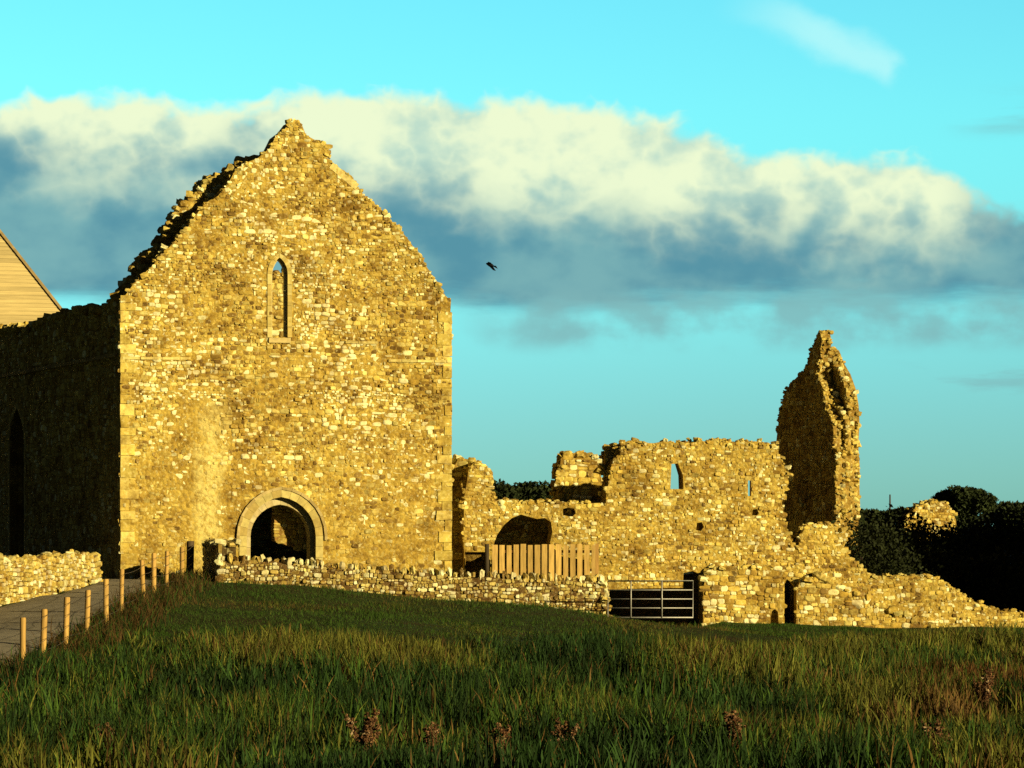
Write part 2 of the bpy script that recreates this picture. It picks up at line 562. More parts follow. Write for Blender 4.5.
def wall(pl, outline_px, holes_px, thick, seed, pal=PAL_GOLD, edges=None, ctint=(.38, .265, .065), mb=None, rough=.04,
         hs=(.08, .21), ar=(.75, 2.2), esize=(.07, .15), skip=None, tintf=None, stones=True, estep=.2, espread=.05, prot=(.004, .035), wave=1.0, sup=3.2, buryf=None):
    """a rubble wall: core, laid face stones and ragged edge stones. edges = index ranges of outline that are broken"""
    rng = np.random.default_rng(seed)
    mb = mb or MB()
    poly = pl.poly(outline_px); holes = [pl.poly(h) for h in holes_px]
    core = rough_outline(poly, rng, .35, rough)
    core_slab(mb, pl, core, holes, thick, ctint, 1)
    if stones: face_stones(mb, pl, poly, holes, rng, pal, hs=hs, ar=ar, skip=skip, tintf=tintf, prot=prot, wave=wave, sup=sup, buryf=buryf)
    for a, b in (edges or []):
        edge_stones(mb, pl, poly[a:b + 1], thick, rng, pal, size=esize, step=estep, spread=espread)
    return mb, poly, holes, rng


# ------------------------------------------------------------------ the church
ST = [STONE, CORE]
LX, LY = (121 - HX) / F * 115, 115.0
GP = Plane(LX, LY, 16)
church = empty('ruined_church', (LX + 5, 117, 3))
tag(church, 'tall ruined stone church with pointed gable, slit window and arched doorway', 'church')

gable_px = [(121, 612), (121, 301), (127, 293), (142, 275), (162, 255), (175, 241), (188, 227), (203, 206), (218, 196), (228, 184),
            (236, 169), (258, 158), (270, 148), (272, 144), (276, 136), (284, 130), (290, 122), (296, 119.5), (302, 125), (306, 135),
            (317, 141), (329, 147), (329, 152), (325, 155), (329, 163), (352, 176), (359, 190), (382, 210), (403, 233), (423, 261),
            (443, 293), (451, 301), (449.5, 612)]
lancet = arch_pts(271.5, 287.5, 274, 257.5, 337.5)
door_hole = arch_pts(246.5, 315.5, 536, 497, 600)


def gable_tint(u, z, c, rng):
    # washed pale streak low on the left, dull drier patches and a browner lower right
    w = np.exp(-((u - 2.65 - .08 * (z - 5)) / .38) ** 2) * np.clip((9.2 - z) / 1.2, 0, 1)
    c = c * (1 - .75 * w[:, None]) + np.array((.60, .47, .16)) * (.75 * w[:, None])
    q = .5 + .5 * np.sin(u * .55 + 1.2 * np.sin(z * .7 + 1)) * np.cos(z * .48 + .6 * u)
    c = c * (.82 + .30 * q[:, None])
    low = np.clip((7.6 - z) / 4, 0, 1)[:, None]
    c = c * (1 - .30 * low) + np.array((.47, .35, .115)) * .30 * low
    fl = (rng.random(len(u)) < .20 * (1 + .9 * np.sin(u * 1.1 + z * .6)) * (1 - .8 * low[:, 0]))[:, None]
    dk = (rng.random(len(u)) < .14 * (1 - .6 * low[:, 0]))[:, None]
    c = np.where(dk, np.array((.20, .125, .03)) * rng.uniform(.8, 1.3, (len(u), 1)), c)
    return np.where(fl, np.array((.80, .76, .46)) * rng.uniform(.85, 1.1, (len(u), 1)), c)


def gable_bury(u, z, rng):
    low = np.clip((8.6 - z + .8 * np.sin(u * .9)) / 3.0, 0, 1)
    w = np.exp(-((u - 2.65) / .45) ** 2) * (z < 9)
    pt = np.clip(np.sin(u * 1.3 + 2 * np.sin(z * .9)) * np.sin(z * 1.1 + u * .7), 0, 1)
    return .006 + .018 * low + .02 * w + .018 * pt


mb, gpoly, gholes, rng = wall(GP, gable_px, [lancet, door_hole], .30, 11, edges=[(1, 30)], tintf=gable_tint, esize=(.05, .10), ctint=(.46, .335, .075), hs=(.065, .17), prot=(.0, .042), buryf=gable_bury)
G2 = GP.back(.302)
core_slab(mb, G2, rough_outline(gpoly, rng, .35, .05), [G2.poly([(258, 345), (258, 270), (270, 250), (284, 250), (300, 270), (300, 345)]), G2.poly(arch_pts(240, 322, 536, 490, 600))], .70, (.43, .30, .07), 1)
edge_stones(mb, G2, G2.poly([(x + (3 if x < 296 else 0), y + 2) for x, y in gable_px[1:31]]), .7, rng, PAL_GOLD, size=(.05, .09), spread=.02)
# one coping slab left on the right slope
cp = GP.poly([(331, 166), (357, 188)]); dx, dz = cp[1][0] - cp[0][0], cp[1][1] - cp[0][1]; cl = math.hypot(dx, dz)
mb.add(box_v(GP.w((cp[0][0] + cp[1][0]) / 2, -.40, (cp[0][1] + cp[1][1]) / 2 + .03), cl, .84, .22, (GP.d[0] * dx / cl, GP.d[1] * dx / cl, dz / cl), (GP.nr[0], GP.nr[1], 0), (-GP.d[0] * dz / cl, -GP.d[1] * dz / cl, dx / cl)), BOXF, (.62, .52, .20), 0)
PAL_Q = [((.54, .42, .10), 3), ((.60, .48, .14), 2), ((.48, .36, .08), 2)]
quoins(mb, GP, gpoly[1][0], 1.5, gpoly[1][1] - .05, rng, PAL_Q, 1)
quoins(mb, GP, gpoly[-2][0], 1.5, gpoly[-2][1] - .45, rng, PAL_Q, -1)
# the broken back thickness standing proud along the left slope
BP = GP.back(1.0)
back_px = [(119, 320), (120, 300), (131, 281), (145, 262), (157, 248), (166, 238), (171, 222), (180, 210), (189, 198), (200, 189), (211, 178), (226, 173),
           (240, 165), (250, 161), (262, 157), (262, 185), (235, 200), (200, 240), (160, 290), (150, 320)]
wall(BP, back_px, [], .9, 12, edges=[(0, 14)], mb=mb, esize=(.08, .17), estep=.17)
# drip courses, broken away over most of the width
for pa, pb in (((122, 358), (190, 358.6)), ((388, 360.6), (450.5, 361.5)), ((345, 342), (377, 343))):
    a, b = GP.uz(*pa), GP.uz(*pb)
    u = a[0]
    while u < b[0]:
        L = min(rng.uniform(.35, .7), b[0] - u + .02)
        c = GP.w(u + L / 2, -.02, a[1] + (b[1] - a[1]) * (u - a[0]) / (b[0] - a[0]))
        mb.add(box_v(c, L - .02, .14, .085, (GP.d[0], GP.d[1], 0), (GP.nr[0], GP.nr[1], 0)), BOXF, np.array((.64, .54, .20)) * rng.uniform(.85, 1.1), 0)
        u += L
# putlog holes read as small dark gaps: protruding dark weathered stones below them
mb.build('gable_wall', ST, church)

# slit window: dressed surround in two orders
LT = [(.56, .45, .14), (.50, .38, .11), (.60, .50, .18)]
wn = MB()
li = GP.poly(lancet)
voussoirs(wn, GP, li, .14, -.28, .035, rng, LT, .34)
WP = GP.back(.13)
voussoirs(wn, WP, WP.poly(arch_pts(272.2, 284.0, 275, 260.5, 337)), .11, -.12, .0, rng, [(.62, .53, .25), (.56, .48, .22)], .5)
win = wn.build('window', DRESSED, church)
sl = MB()
c = GP.w((li[0][0] + li[-1][0]) / 2, -.12, li[0][1] - .09)
add_box(sl, c, .72, .40, .16, (.55, .43, .17), ax=(GP.d[0], GP.d[1], 0), ay=(GP.nr[0], GP.nr[1], 0))
sl.build('window_sill', DRESSED, win)

# doorway: outer order, hood mould, inner order
dn = MB()
di = GP.poly(door_hole)
voussoirs(dn, GP, di, .24, -.35, .05, rng, [(.50, .40, .13), (.56, .46, .16), (.44, .33, .10)], .36)
door = dn.build('doorway', DRESSED, church)
hm = MB()
voussoirs(hm, GP, GP.poly(arch_pts(239, 324.2, 536, 489.5, 540)), .09, -.02, .085, rng, [(.50, .39, .16), (.40, .30, .11)], .4)
hm.build('hood_mould', DRESSED, door)
ino = MB()
IP = GP.back(.20)
voussoirs(ino, IP, IP.poly(arch_pts(250.5, 310, 537, 504.5, 600)), .30, -.5, 0, rng, [(.56, .47, .24), (.50, .40, .18)], .36)
ino.build('inner_arch', DRESSED, door)

# shaded long wall on the left
SPL = 25.0
a20 = math.radians(20)
SP = Plane(LX - SPL * math.sin(a20) + .02, LY + SPL * math.cos(a20) + .12, -70)
side_px = [(-30, 640), (-30, 331), (0, 329), (12, 327), (23, 328), (35, 325), (44, 319), (52, 316), (60, 316), (67, 313), (74, 308), (84, 309), (90, 313), (95, 314),
           (101, 308), (107, 306), (112, 302), (117, 297), (120.3, 296), (121, 640)]
side_win = arch_pts(10, 25, 440, 408, 560, 5)
sm_, sp, sh, srng = wall(SP, side_px, [side_win], .9, 21, edges=[(1, 18)], esize=(.08, .18), hs=(.12, .28))
a, b = SP.uz(-20, 376), SP.uz(119, 361)
sm_.add(box_v(SP.w((a[0] + b[0]) / 2, .03, (a[1] + b[1]) / 2 + .02), b[0] - a[0], .16, .12, (SP.d[0], SP.d[1], 0), (SP.nr[0], SP.nr[1], 0)), BOXF, (.4, .3, .12), 0)
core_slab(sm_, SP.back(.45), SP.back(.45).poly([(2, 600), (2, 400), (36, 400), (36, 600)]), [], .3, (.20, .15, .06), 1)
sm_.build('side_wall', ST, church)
sw = MB(); voussoirs(sw, SP, SP.poly(side_win), .2, -.3, .04, srng, LT, .4); sw.build('window', DRESSED, church)
# far side wall and the cross wall seen through the slit window
RP = Plane(*(GP.w(gpoly[-2][0] - .12, -1.03, 0)[:2]), 106)
core_mb = MB()
core_slab(core_mb, RP, [(0, 0), (15, 0), (15, 9.3), (13, 9.8), (9, 9.1), (3, 9.5), (1.2, 10.0), (0, 11.0)], [], .9, (.33, .22, .08), 1)
face_stones(core_mb, RP, [(0, 0), (15, 0), (15, 9.3), (13, 9.8), (9, 9.1), (3, 9.5), (1.2, 10.0), (0, 11.0)], [], rng, PAL_GOLD)
core_mb.build('side_wall', ST, church)
CP = GP.back(14.0)
cross_px = [(150, 640), (150, 330), (180, 318), (225, 296), (255, 284), (270, 281), (277, 272), (284, 276), (292, 268), (310, 270), (345, 285), (400, 330), (425, 640)]
cm, *_ = wall(CP, cross_px, [], .8, 23, edges=[(1, 11)])
cm.build('cross_wall', ST, church)
# blocking masonry just inside the doorway
DP = GP.back(1.03)
bm_, *_ = wall(DP, [(275, 541), (274.5, 485), (335, 485), (335, 541), (300, 549), (286, 545)], [], .5, 24, ctint=(.40, .26, .09))
bm_.build('door_blocking', ST, church)

# ------------------------------------------------------------------ ruined range to the right of the church
EPX, EPY = (452 - HX) / F * 118.6, 118.6
EP = Plane(EPX, EPY, 8)
rng_thing = empty('ruined_range', (3, 120, 2))
tag(rng_thing, 'long roofless ruined stone range between church and spire-like fragment', 'ruin')
range_px = [(463, 640), (464, 520), (464, 500), (467, 482), (469, 468), (475, 461.5), (482, 463), (487, 467), (490, 474), (490.5, 488), (490.5, 501), (515, 502), (545, 503),
            (575, 503.5), (600, 505), (606, 506), (607, 490), (611, 475), (614, 462), (627, 445), (650, 444), (677, 443), (700, 441.5), (720, 440), (737, 443), (758, 442),
            (776, 446), (780, 457), (787, 472), (789, 483), (784, 493), (782, 503), (784, 515), (786, 526), (791, 537), (793, 547), (798, 547),
            (801, 536), (806, 525), (820, 524), (842, 525.5), (848, 536), (844, 547), (851, 559.5), (862, 566.5), (870, 575), (879, 577.5), (900, 576), (917, 576),
            (932, 578), (945, 582), (954, 588), (962, 594), (975, 602), (990, 609), (1024, 613.5), (1045, 615), (1045, 660), (700, 660)]
vault = [(493, 600), (494, 544), (497, 535), (504, 525), (512, 518), (521, 514.5), (530, 517), (537, 519), (545, 518), (551, 522), (552.5, 532), (550, 543), (560, 556), (585, 560), (588, 600)]
slit1 = [(670.5, 489), (671.5, 464), (678, 463.5), (683, 475), (683.5, 489)]
slit2 = [(748, 496), (748, 480), (751.2, 480), (751.2, 496)]
hole1 = [(752, 515), (753, 509.5), (757, 509), (759, 513), (757, 515.5)]
hole2 = [(696, 530), (697, 523), (702, 522), (704, 527), (701, 531)]
hole3 = [(563, 515), (563, 509), (568, 507.5), (574, 508.5), (576, 513), (572, 517)]
low_gap = [(465, 585), (465, 552), (489, 552), (489, 585)]
gate_gap = [(606, 640), (606, 590), (640, 588.5), (683, 588), (683.5, 573), (693, 571), (702, 575), (703.5, 600), (703, 640)]
niche = [(784.5, 640), (784.5, 584), (787, 579), (791, 582), (795.5, 588), (795.5, 640)]


def range_tint(u, z, c, rng):
    q = .5 + .5 * np.sin(u * .8 + 2) * np.cos(z * 1.1 + .4 * u)
    c = c * (.88 + .28 * q[:, None]) * np.array((1.04, 1.02, .95))
    dk = (rng.random(len(u)) < .11)[:, None]
    c = np.where(dk, np.array((.20, .13, .035)) * rng.uniform(.8, 1.3, (len(u), 1)), c)
    fl = (rng.random(len(u)) < .16)[:, None]
    return np.where(fl, np.array((.80, .76, .46)) * rng.uniform(.8, 1.1, (len(u), 1)), c)


mb, *_ = wall(EP, range_px, [vault, slit1, slit2, hole1, hole2, hole3, low_gap, gate_gap, niche], .25, 31, edges=[(1, 56)], tintf=range_tint,
              esize=(.05, .095), hs=(.06, .155), prot=(-.018, .034), ctint=(.46, .34, .08))
E2 = EP.back(.252)
rl = np.random.default_rng(39)
core_slab(mb, E2, rough_outline(E2.poly(range_px), rl, .35, .05), [E2.poly(h) for h in (vault, [(660, 492), (662, 460), (678, 458), (683, 475), (683.5, 492)], [(736, 500), (736, 476), (757, 476), (757, 500)], hole3, low_gap, gate_gap, niche)], .85, (.38, .265, .065), 1)
edge_stones(mb, E2, E2.poly(range_px)[1:57], .85, rl, PAL_GOLD, size=(.05, .095))
mb.build('front_wall', ST, rng_thing)
# thickness of the pier and of the upper wall, broken further back
mb = MB()
wall(EP.back(1.1), [(453, 640), (453, 505), (451.5, 490), (453, 470), (457, 461), (466, 459), (478, 462), (488, 474), (488, 510), (488, 640)], [], .7, 32, edges=[(1, 8)], mb=mb, esize=(.08, .16))
wall(EP.back(1.1), [(606.5, 540), (606, 505), (608, 490), (606, 475), (605, 462), (605, 451), (612, 448), (622, 443), (640, 443), (652, 448), (652, 460), (640, 520), (632, 560), (607, 560)], [], .6, 33, edges=[(1, 9)], mb=mb, esize=(.07, .13))
wall(EP.back(4.2), [(455, 640), (455, 512), (605, 512), (605, 640)], [], .5, 38, edges=[(1, 2)], mb=mb)
mb.build('rear_wall', ST, rng_thing)
# projecting lower facing on the right
FP = EP.back(-.32)
mb, *_ = wall(FP, [(703, 660), (703, 590), (706, 576), (712, 569), (730, 566), (760, 567), (775, 564.5), (783, 572), (783, 660)], [[(771, 640), (770.5, 618), (772, 611), (775, 609), (778, 612), (778.5, 622), (777.5, 640)]], .30, 34, edges=[(1, 7)], tintf=range_tint)
wall(FP, [(797, 660), (796.5, 590), (800, 582), (812, 578), (835, 582), (850, 590), (866, 596), (880, 604), (900, 614), (925, 622), (940, 630), (940, 660)], [], .30, 35, edges=[(1, 10)], tintf=range_tint, mb=mb)
mb.build('lower_facing', ST, rng_thing)
# dark room behind the range keeps the openings closed off
mb = MB()
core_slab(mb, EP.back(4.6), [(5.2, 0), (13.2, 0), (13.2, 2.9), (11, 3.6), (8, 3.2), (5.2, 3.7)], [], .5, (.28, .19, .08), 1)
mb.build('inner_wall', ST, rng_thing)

MP = Plane((556 - HX) / F * 124.2, 124.2, 8)
mb, *_ = wall(MP, [(558, 560), (558, 500), (559.5, 475), (561, 458), (567, 455), (574, 454), (588, 456), (595, 460), (598.5, 466), (601, 476), (601, 500), (602, 560)], [], .9, 36, edges=[(1, 10)], tintf=range_tint, hs=(.12, .28), esize=(.08, .15))
o = mb.build('ruined_wall', ST)
tag(o, 'square broken stone stub standing up behind the range, its foot in shadow', 'ruin')

# ------------------------------------------------------------------ spire-like fragment
TL = 9.0
tX, tY = (834 - HX) / F * 123.5, 123.5
def tower_plane(n): return Plane(tX - TL * math.sin(a20), tY + TL * math.cos(a20), -70).back(n)
tower = empty('ruined_tower', (11, 125, 2))
tag(tower, 'tall jagged spire-like stone fragment, dark on its left face', 'ruin')
rngt = np.random.default_rng(40)
mb = MB()
wall(tower_plane(0), [(770, 640), (775, 480), (776.5, 439), (778.5, 422), (784, 395), (789, 386), (795, 379), (801, 374), (807, 366), (810, 352), (814.5, 343), (818.5, 331), (820, 331), (822, 342), (820, 352), (818, 362), (816, 374), (823, 391), (827, 412), (833, 422), (834, 440), (836, 456), (835, 480), (836, 520), (836, 640)],
     [], .37, 41, edges=[(1, 23)], mb=mb, esize=(.045, .09), estep=.11, espread=.025)
wall(tower_plane(.38), [(790, 640), (790, 440), (798, 400), (812, 362), (817, 347), (820, 340), (824, 341), (827, 352), (827, 365), (830, 385), (835, 398), (840, 408), (845, 420), (846, 450), (845, 480), (847, 640)],
     [], .20, 42, edges=[(4, 14)], mb=mb, esize=(.05, .10), estep=.12, espread=.025)
wall(tower_plane(.57), [(796, 640), (796, 440), (804, 400), (811, 372), (817, 360), (822, 350), (826, 348), (830, 354), (834, 364), (840, 374), (845, 388), (848, 404), (849, 425), (848, 450), (849, 480), (849, 514), (848, 520), (848, 640)],
     [], .40, 43, edges=[(4, 16)], mb=mb, esize=(.055, .10), estep=.11, espread=.025)
mb.build('tower_wall', ST, tower)
# far lit fragment on the rise
FR = Plane((908 - HX) / F * 158, 158, 14)
mb, *_ = wall(FR, [(900, 560), (905, 520), (910, 515), (914, 509), (924, 504), (928, 502), (941, 502), (947, 504), (950, 507), (953, 513), (956, 520), (957, 560)], [], .9, 37, edges=[(1, 9)], hs=(.10, .24), esize=(.07, .12), tintf=range_tint)
o = mb.build('ruined_wall', ST)
tag(o, 'small sunlit lump of ruined stone wall rising above the dark hedge', 'ruin')

# ------------------------------------------------------------------ field walls
WS = [WALLSTONE, CORE]


def field_tint(u, z, c, rng):
    fl = (rng.random(len(u)) < .09)[:, None]
    c = np.where(fl, np.array((.78, .73, .50)) * rng.uniform(.8, 1.1, (len(u), 1)), c)
    return c


def coping(mb, pl, top, rng, pal, thick, step=.19):
    """upright stones set on edge along a wall's top"""
    P, S = [], []
    for a, b in zip(top[:-1], top[1:]):
        L = b[0] - a[0]; u = 0
        while u < L:
            s = rng.uniform(.05, .085); h = rng.uniform(.08, .19)
            P.append(pl.w(a[0] + u, -thick / 2 + rng.normal(0, .03), a[1] + (b[1] - a[1]) * u / L + h * .35))
            S.append((s, thick * .52, h))
            u += s * 2 + rng.uniform(0, .10)
    rocks(mb, np.array(P), np.array(S), rng, pal, yaw=math.radians(pl.deg), wob=.18)


BW = Plane((220 - HX) / F * 109, 109, 1.0)
bnd_px = [(220, 640), (220, 560), (262, 562), (300, 565), (350, 569), (400, 573), (450, 576), (500, 578.5), (550, 581), (604, 583), (605.5, 640)]
mb, bp, _, brng = wall(BW, bnd_px, [], .5, 51, pal=PAL_FIELD, edges=[(0, 1), (9, 10)], ctint=(.16, .10, .04), tintf=field_tint, hs=(.055, .16), ar=(.7, 2.0), prot=(-.01, .055))
coping(mb, BW, bp[1:10], brng, PAL_FIELD + [((.66, .6, .36), 4)], .5)
bw = mb.build('boundary_wall', WS)
tag(bw, 'low rough fieldstone wall with upright coping stones in front of the church doorway', 'wall')
rt = Plane((203 - HX) / F * 113.6, 113.6, math.degrees(math.atan2(-4.5, (220 - HX) / F * 109.1 - (203 - HX) / F * 113.6)))
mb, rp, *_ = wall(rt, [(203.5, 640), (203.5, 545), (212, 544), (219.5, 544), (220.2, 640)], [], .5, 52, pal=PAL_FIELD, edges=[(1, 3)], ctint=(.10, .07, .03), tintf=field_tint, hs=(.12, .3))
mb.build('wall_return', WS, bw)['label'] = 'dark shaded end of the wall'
LW = Plane(-15.9, 91.5, 79)
lane_px = [(-110, 660), (-95, 566), (-40, 561), (0, 558.5), (28, 561), (45, 559), (62, 557), (80, 555.5), (97.5, 555), (99.5, 562), (99.5, 600), (99.5, 640)]
mb, lp, _, lrng = wall(LW, lane_px, [], .55, 53, pal=PAL_GOLD + [((.70, .64, .38), 2)], edges=[(1, 11)], tintf=field_tint, hs=(.10, .24), ar=(.6, 1.6), ctint=(.2, .13, .05), prot=(.01, .09), esize=(.07, .14))
tag(mb.build('lane_wall', WS), 'sunlit drystone wall on the far left beside the gravel lane', 'wall')

# ------------------------------------------------------------------ timber paling, gate, posts
pal_t = empty('paling_fence', at(544, 580, 117.6))
tag(pal_t, 'orange wooden paling of upright boards closing the dark arched opening', 'fence')
prng = random.Random(5)
PY = 117.6
sc = F / PY
nb = 15
for i in range(nb):
    x = 495 + (594 - 495) * i / (nb - 1)
    b = MB()
    top = 544.5 + prng.uniform(-.6, .9)
    p0, p1 = at(x, 592, PY), at(x, top, PY)
    c = (p0 + p1) / 2
    t = prng.uniform(.75, 1.15)
    add_box(b, (c.x, c.y + prng.uniform(-.008, .008), c.z), .168 + prng.uniform(-.014, .014), .022, p1.z - p0.z, (.64 * t, .42 * t, .12 * t))
    b.build('board', WOOD, pal_t)
for y in (551.5, 570):
    b = MB(); p = at(544.5, y, PY + .06)
    add_box(b, p, (597 - 492) / sc, .045, .09, (.36, .19, .06)); b.build('rail', WOOD, pal_t)
for x in (597.0,):
    b = MB(); p = at(x, 568, PY + .05)
    add_box(b, p, .11, .11, 1.6, (.48, .28, .08)); b.build('post', WOOD, pal_t)
b = MB(); add_tube(b, [at(487, 600, 117.2), at(487, 544, 117.2)], .07, (.06, .045, .025), 8)
tag(b.build('wooden_post', WOOD), 'dark upright post at the left end of the wooden paling', 'post')

GY = 107.6
gate = empty('field_gate', at(650, 618, GY))
tag(gate, 'grey tubular metal field gate in the gap of the low wall', 'gate')
gt = (.42, .41, .37)
b = MB()
add_tube(b, [at(608, 617.5, GY), at(608, 581, GY), at(693, 581, GY), at(693, 617.5, GY), at(608, 617.5, GY)], .024, gt)
b.build('frame', METAL, gate)
for y in (590, 599, 608):
    b = MB(); add_tube(b, [at(608, y, GY), at(693, y, GY)], .017, gt); b.build('rail', METAL, gate)
for x in (631, 662):
    b = MB(); add_tube(b, [at(x, 581, GY - .03), at(x, 617.5, GY - .03)], .018, gt); b.build('upright', METAL, gate)
# lane fence: sawn posts with four wires
fx = [23, 44.5, 67, 88, 106, 122, 142, 154, 167, 182, 190.5]
ft = [617.5, 609, 597, 590, 579, 569, 560, 553, 551, 547, 541]
fence = empty('wire_fence', (fence_x(95), 95, float(G(fence_x(95), 95))))
tag(fence, 'wire fence with pale timber posts along the gravel lane', 'fence')
frng = random.Random(9)
tops = []
for i, (x, t) in enumerate(zip(fx, ft)):
    Y = 3600 * 11.95 / (574.1 - x); p = at(x, t, Y)
    g = float(G(p.x, Y)) - .3
    tops.append((p, g))
    b = MB()
    w = frng.uniform(.058, .075) if i < 10 else .12
    tl = frng.uniform(-.07, .07)
    k = frng.uniform(.8, 1.15)
    tint = (.52 * k, .32 * k, .09 * k) if i < 10 else (.10, .07, .04)
    add_tube(b, [(p.x + tl, Y, g), (p.x + tl * .4, Y + .01, (g + p.z) / 2), (p.x, Y, p.z - .03), (p.x, Y, p.z)], [w * 1.05, w * .95, w * 1.0, w * .85], tint, 6)
    po = b.build('post', WOOD, fence)
    if i == 10: po['label'] = 'taller dark corner post'
b = MB()
for h in (.12, .38, .64, .90):
    for (p, g), (q, g2) in zip(tops[:-1], tops[1:]):
        n = 5
        pts = []
        for j in range(n + 1):
            t = j / n
            pts.append((p.x + (q.x - p.x) * t + .09, p.y + (q.y - p.y) * t, p.z - h + (q.z - p.z) * t - .05 * math.sin(math.pi * t)))
        add_tube(b, pts, .005, (.14, .12, .10), 4)
b.build('wire', METAL, fence)

# ------------------------------------------------------------------ boarded gable far left
HB = Plane((-60 - HX) / F * 152, 152, 12)
house = empty('gabled_building', at(0, 400, 152))
tag(house, 'pale boarded gable end showing above the dark church wall, far left', 'building')
pts = [HB.uz(x, y) for x, y in ((-190, 560), (-190, 312), (-58, 160), (62, 312), (62, 560))]
mb = MB()
core_slab(mb, HB, pts, [], 12, (.50, .39, .16), 0)
r = np.random.default_rng(3)
z = pts[0][1]
while z < pts[2][1] - .1:
    h = .17
    for hh in (0,):
        us = []
        zz = z + h / 2
        poly = pts
        for a, b in ((pts[1], pts[2]), (pts[2], pts[3])):
            if min(a[1], b[1]) <= zz <= max(a[1], b[1]): us.append(a[0] + (b[0] - a[0]) * (zz - a[1]) / (b[1] - a[1]))
        if len(us) < 2: us = [pts[1][0], pts[3][0]]
        c = HB.w((us[0] + us[1]) / 2, .025, zz)
        t = r.uniform(.85, 1.12)
        V = np.array(box_v(c, us[1] - us[0], .05, h, (HB.d[0], HB.d[1], 0), (HB.nr[0], HB.nr[1], 0)))
        V[4:] -= np.array([HB.nr[0], HB.nr[1], 0]) * .02
        mb.add(V, BOXF, (.56 * t, .44 * t, .19 * t), 0)
    z += h
mb.build('wall', tint_mat('bleached_boards', .85, .18, 3, stretch=(.3, .3, 6)), house)
mb = MB()
for a, b in ((pts[1], pts[2]), (pts[3], pts[2])):
    dx, dz = b[0] - a[0], b[1] - a[1]; L = math.hypot(dx, dz)
    nx, nz = (-dz / L, dx / L) if dx > 0 else (dz / L, -dx / L)
    q = [(a[0] - dx * .06, a[1] - dz * .06), (b[0], b[1])]
    t = .11
    P = [(q[0][0], q[0][1]), (q[1][0], q[1][1]), (q[1][0] + nx * t, q[1][1] + nz * t), (q[0][0] + nx * t, q[0][1] + nz * t)]
    V = [HB.w(u, .12, z) for u, z in P] + [HB.w(u, -12.2, z) for u, z in P]
    mb.add(V, [(0, 1, 2, 3), (7, 6, 5, 4), (0, 4, 5, 1), (1, 5, 6, 2), (2, 6, 7, 3), (3, 7, 4, 0)], (.34, .25, .11), 0)
mb.build('roof', tint_mat('old_slates', .8, .3, 5), house)


# ------------------------------------------------------------------ foliage
def leaves(mb, blobs, n, size, rng, tint, var=.35):
    blobs = [(np.array(c, float), np.array(r_, float)) for c, r_ in blobs]
    w = np.array([np.prod(r_) ** .67 for _, r_ in blobs]); k = rng.choice(len(blobs), n, p=w / w.sum())
    C = np.array([b[0] for b in blobs])[k]; R = np.array([b[1] for b in blobs])[k]
    d = rng.normal(0, 1, (n, 3)); d /= np.linalg.norm(d, axis=1, keepdims=True)
    rad = rng.uniform(.35, 1, n) ** .5
    lump = 1 + .22 * np.sin(d[:, 0] * 5 + k) * np.sin(d[:, 1] * 4.3 + k * 2) + .15 * np.sin(d[:, 2] * 9 + d[:, 0] * 7 + k)
    P = C + d * R * np.minimum(rad * lump, 1.12)[:, None]
    a = rng.normal(0, 1, (n, 3)); a /= np.linalg.norm(a, axis=1, keepdims=True)
    b = np.cross(a, rng.normal(0, 1, (n, 3))); b /= np.linalg.norm(b, axis=1, keepdims=True)
    s = size * rng.uniform(.6, 1.4, (n, 1))
    V = np.stack([P - a * s, P - b * s * .5, P + a * s, P + b * s * .5], 1).reshape(-1, 3)
    Q = np.arange(n * 4).reshape(n, 4)
    cl = np.array(tint)[None] * (1 + rng.uniform(-var, var, (n, 1))) * (1 + .25 * np.sin(k * 2.4))[:, None]
    mb.add(V, Q, np.repeat(cl, 4, 0), 0)


def bush(name, label, cat, x, Y, w, top_y, seed, tint, n=5000, size=.16, group=None, depth=1.0):
    """x in picture units, Y distance, w width in metres"""
    rng = np.random.default_rng(seed)
    p = at(x, top_y, Y); g = float(G(p.x, Y)); H = p.z - g
    o = empty(name, (p.x, Y, g)); tag(o, label, cat, group)
    blobs = []
    m = max(4, int(w * 2.2))
    for i in range(m):
        t = rng.uniform(-.5, .5)
        hh = H * (1 - .9 * abs(t) ** 2.2) * rng.uniform(.7, 1)
        r_ = rng.uniform(.28, .42) * H
        blobs.append(((p.x + t * w, Y + rng.uniform(-.5, .5) * w * .5 * depth, g + hh - r_ * .85), (r_ * 1.2, r_, r_ * .85)))
        blobs.append(((p.x + t * w, Y + rng.uniform(-.5, .5) * w * .5 * depth, g + hh * .42), (r_ * 1.3, r_, hh * .45)))
    mb = MB(); leaves(mb, blobs, n, size, rng, tint); mb.build('crown', LEAF, o)
    mb = MB()
    for i in range(3):
        a = rng.uniform(0, 6.28)
        add_tube(mb, [(p.x, Y, g - .1), (p.x + .2 * math.cos(a), Y + .2 * math.sin(a), g + H * .3), (p.x + w * .2 * math.cos(a), Y + w * .2 * math.sin(a), g + H * .7)], [.07, .05, .02], (.06, .045, .03), 6)
    mb.build('stem', WOOD, o)
    return o


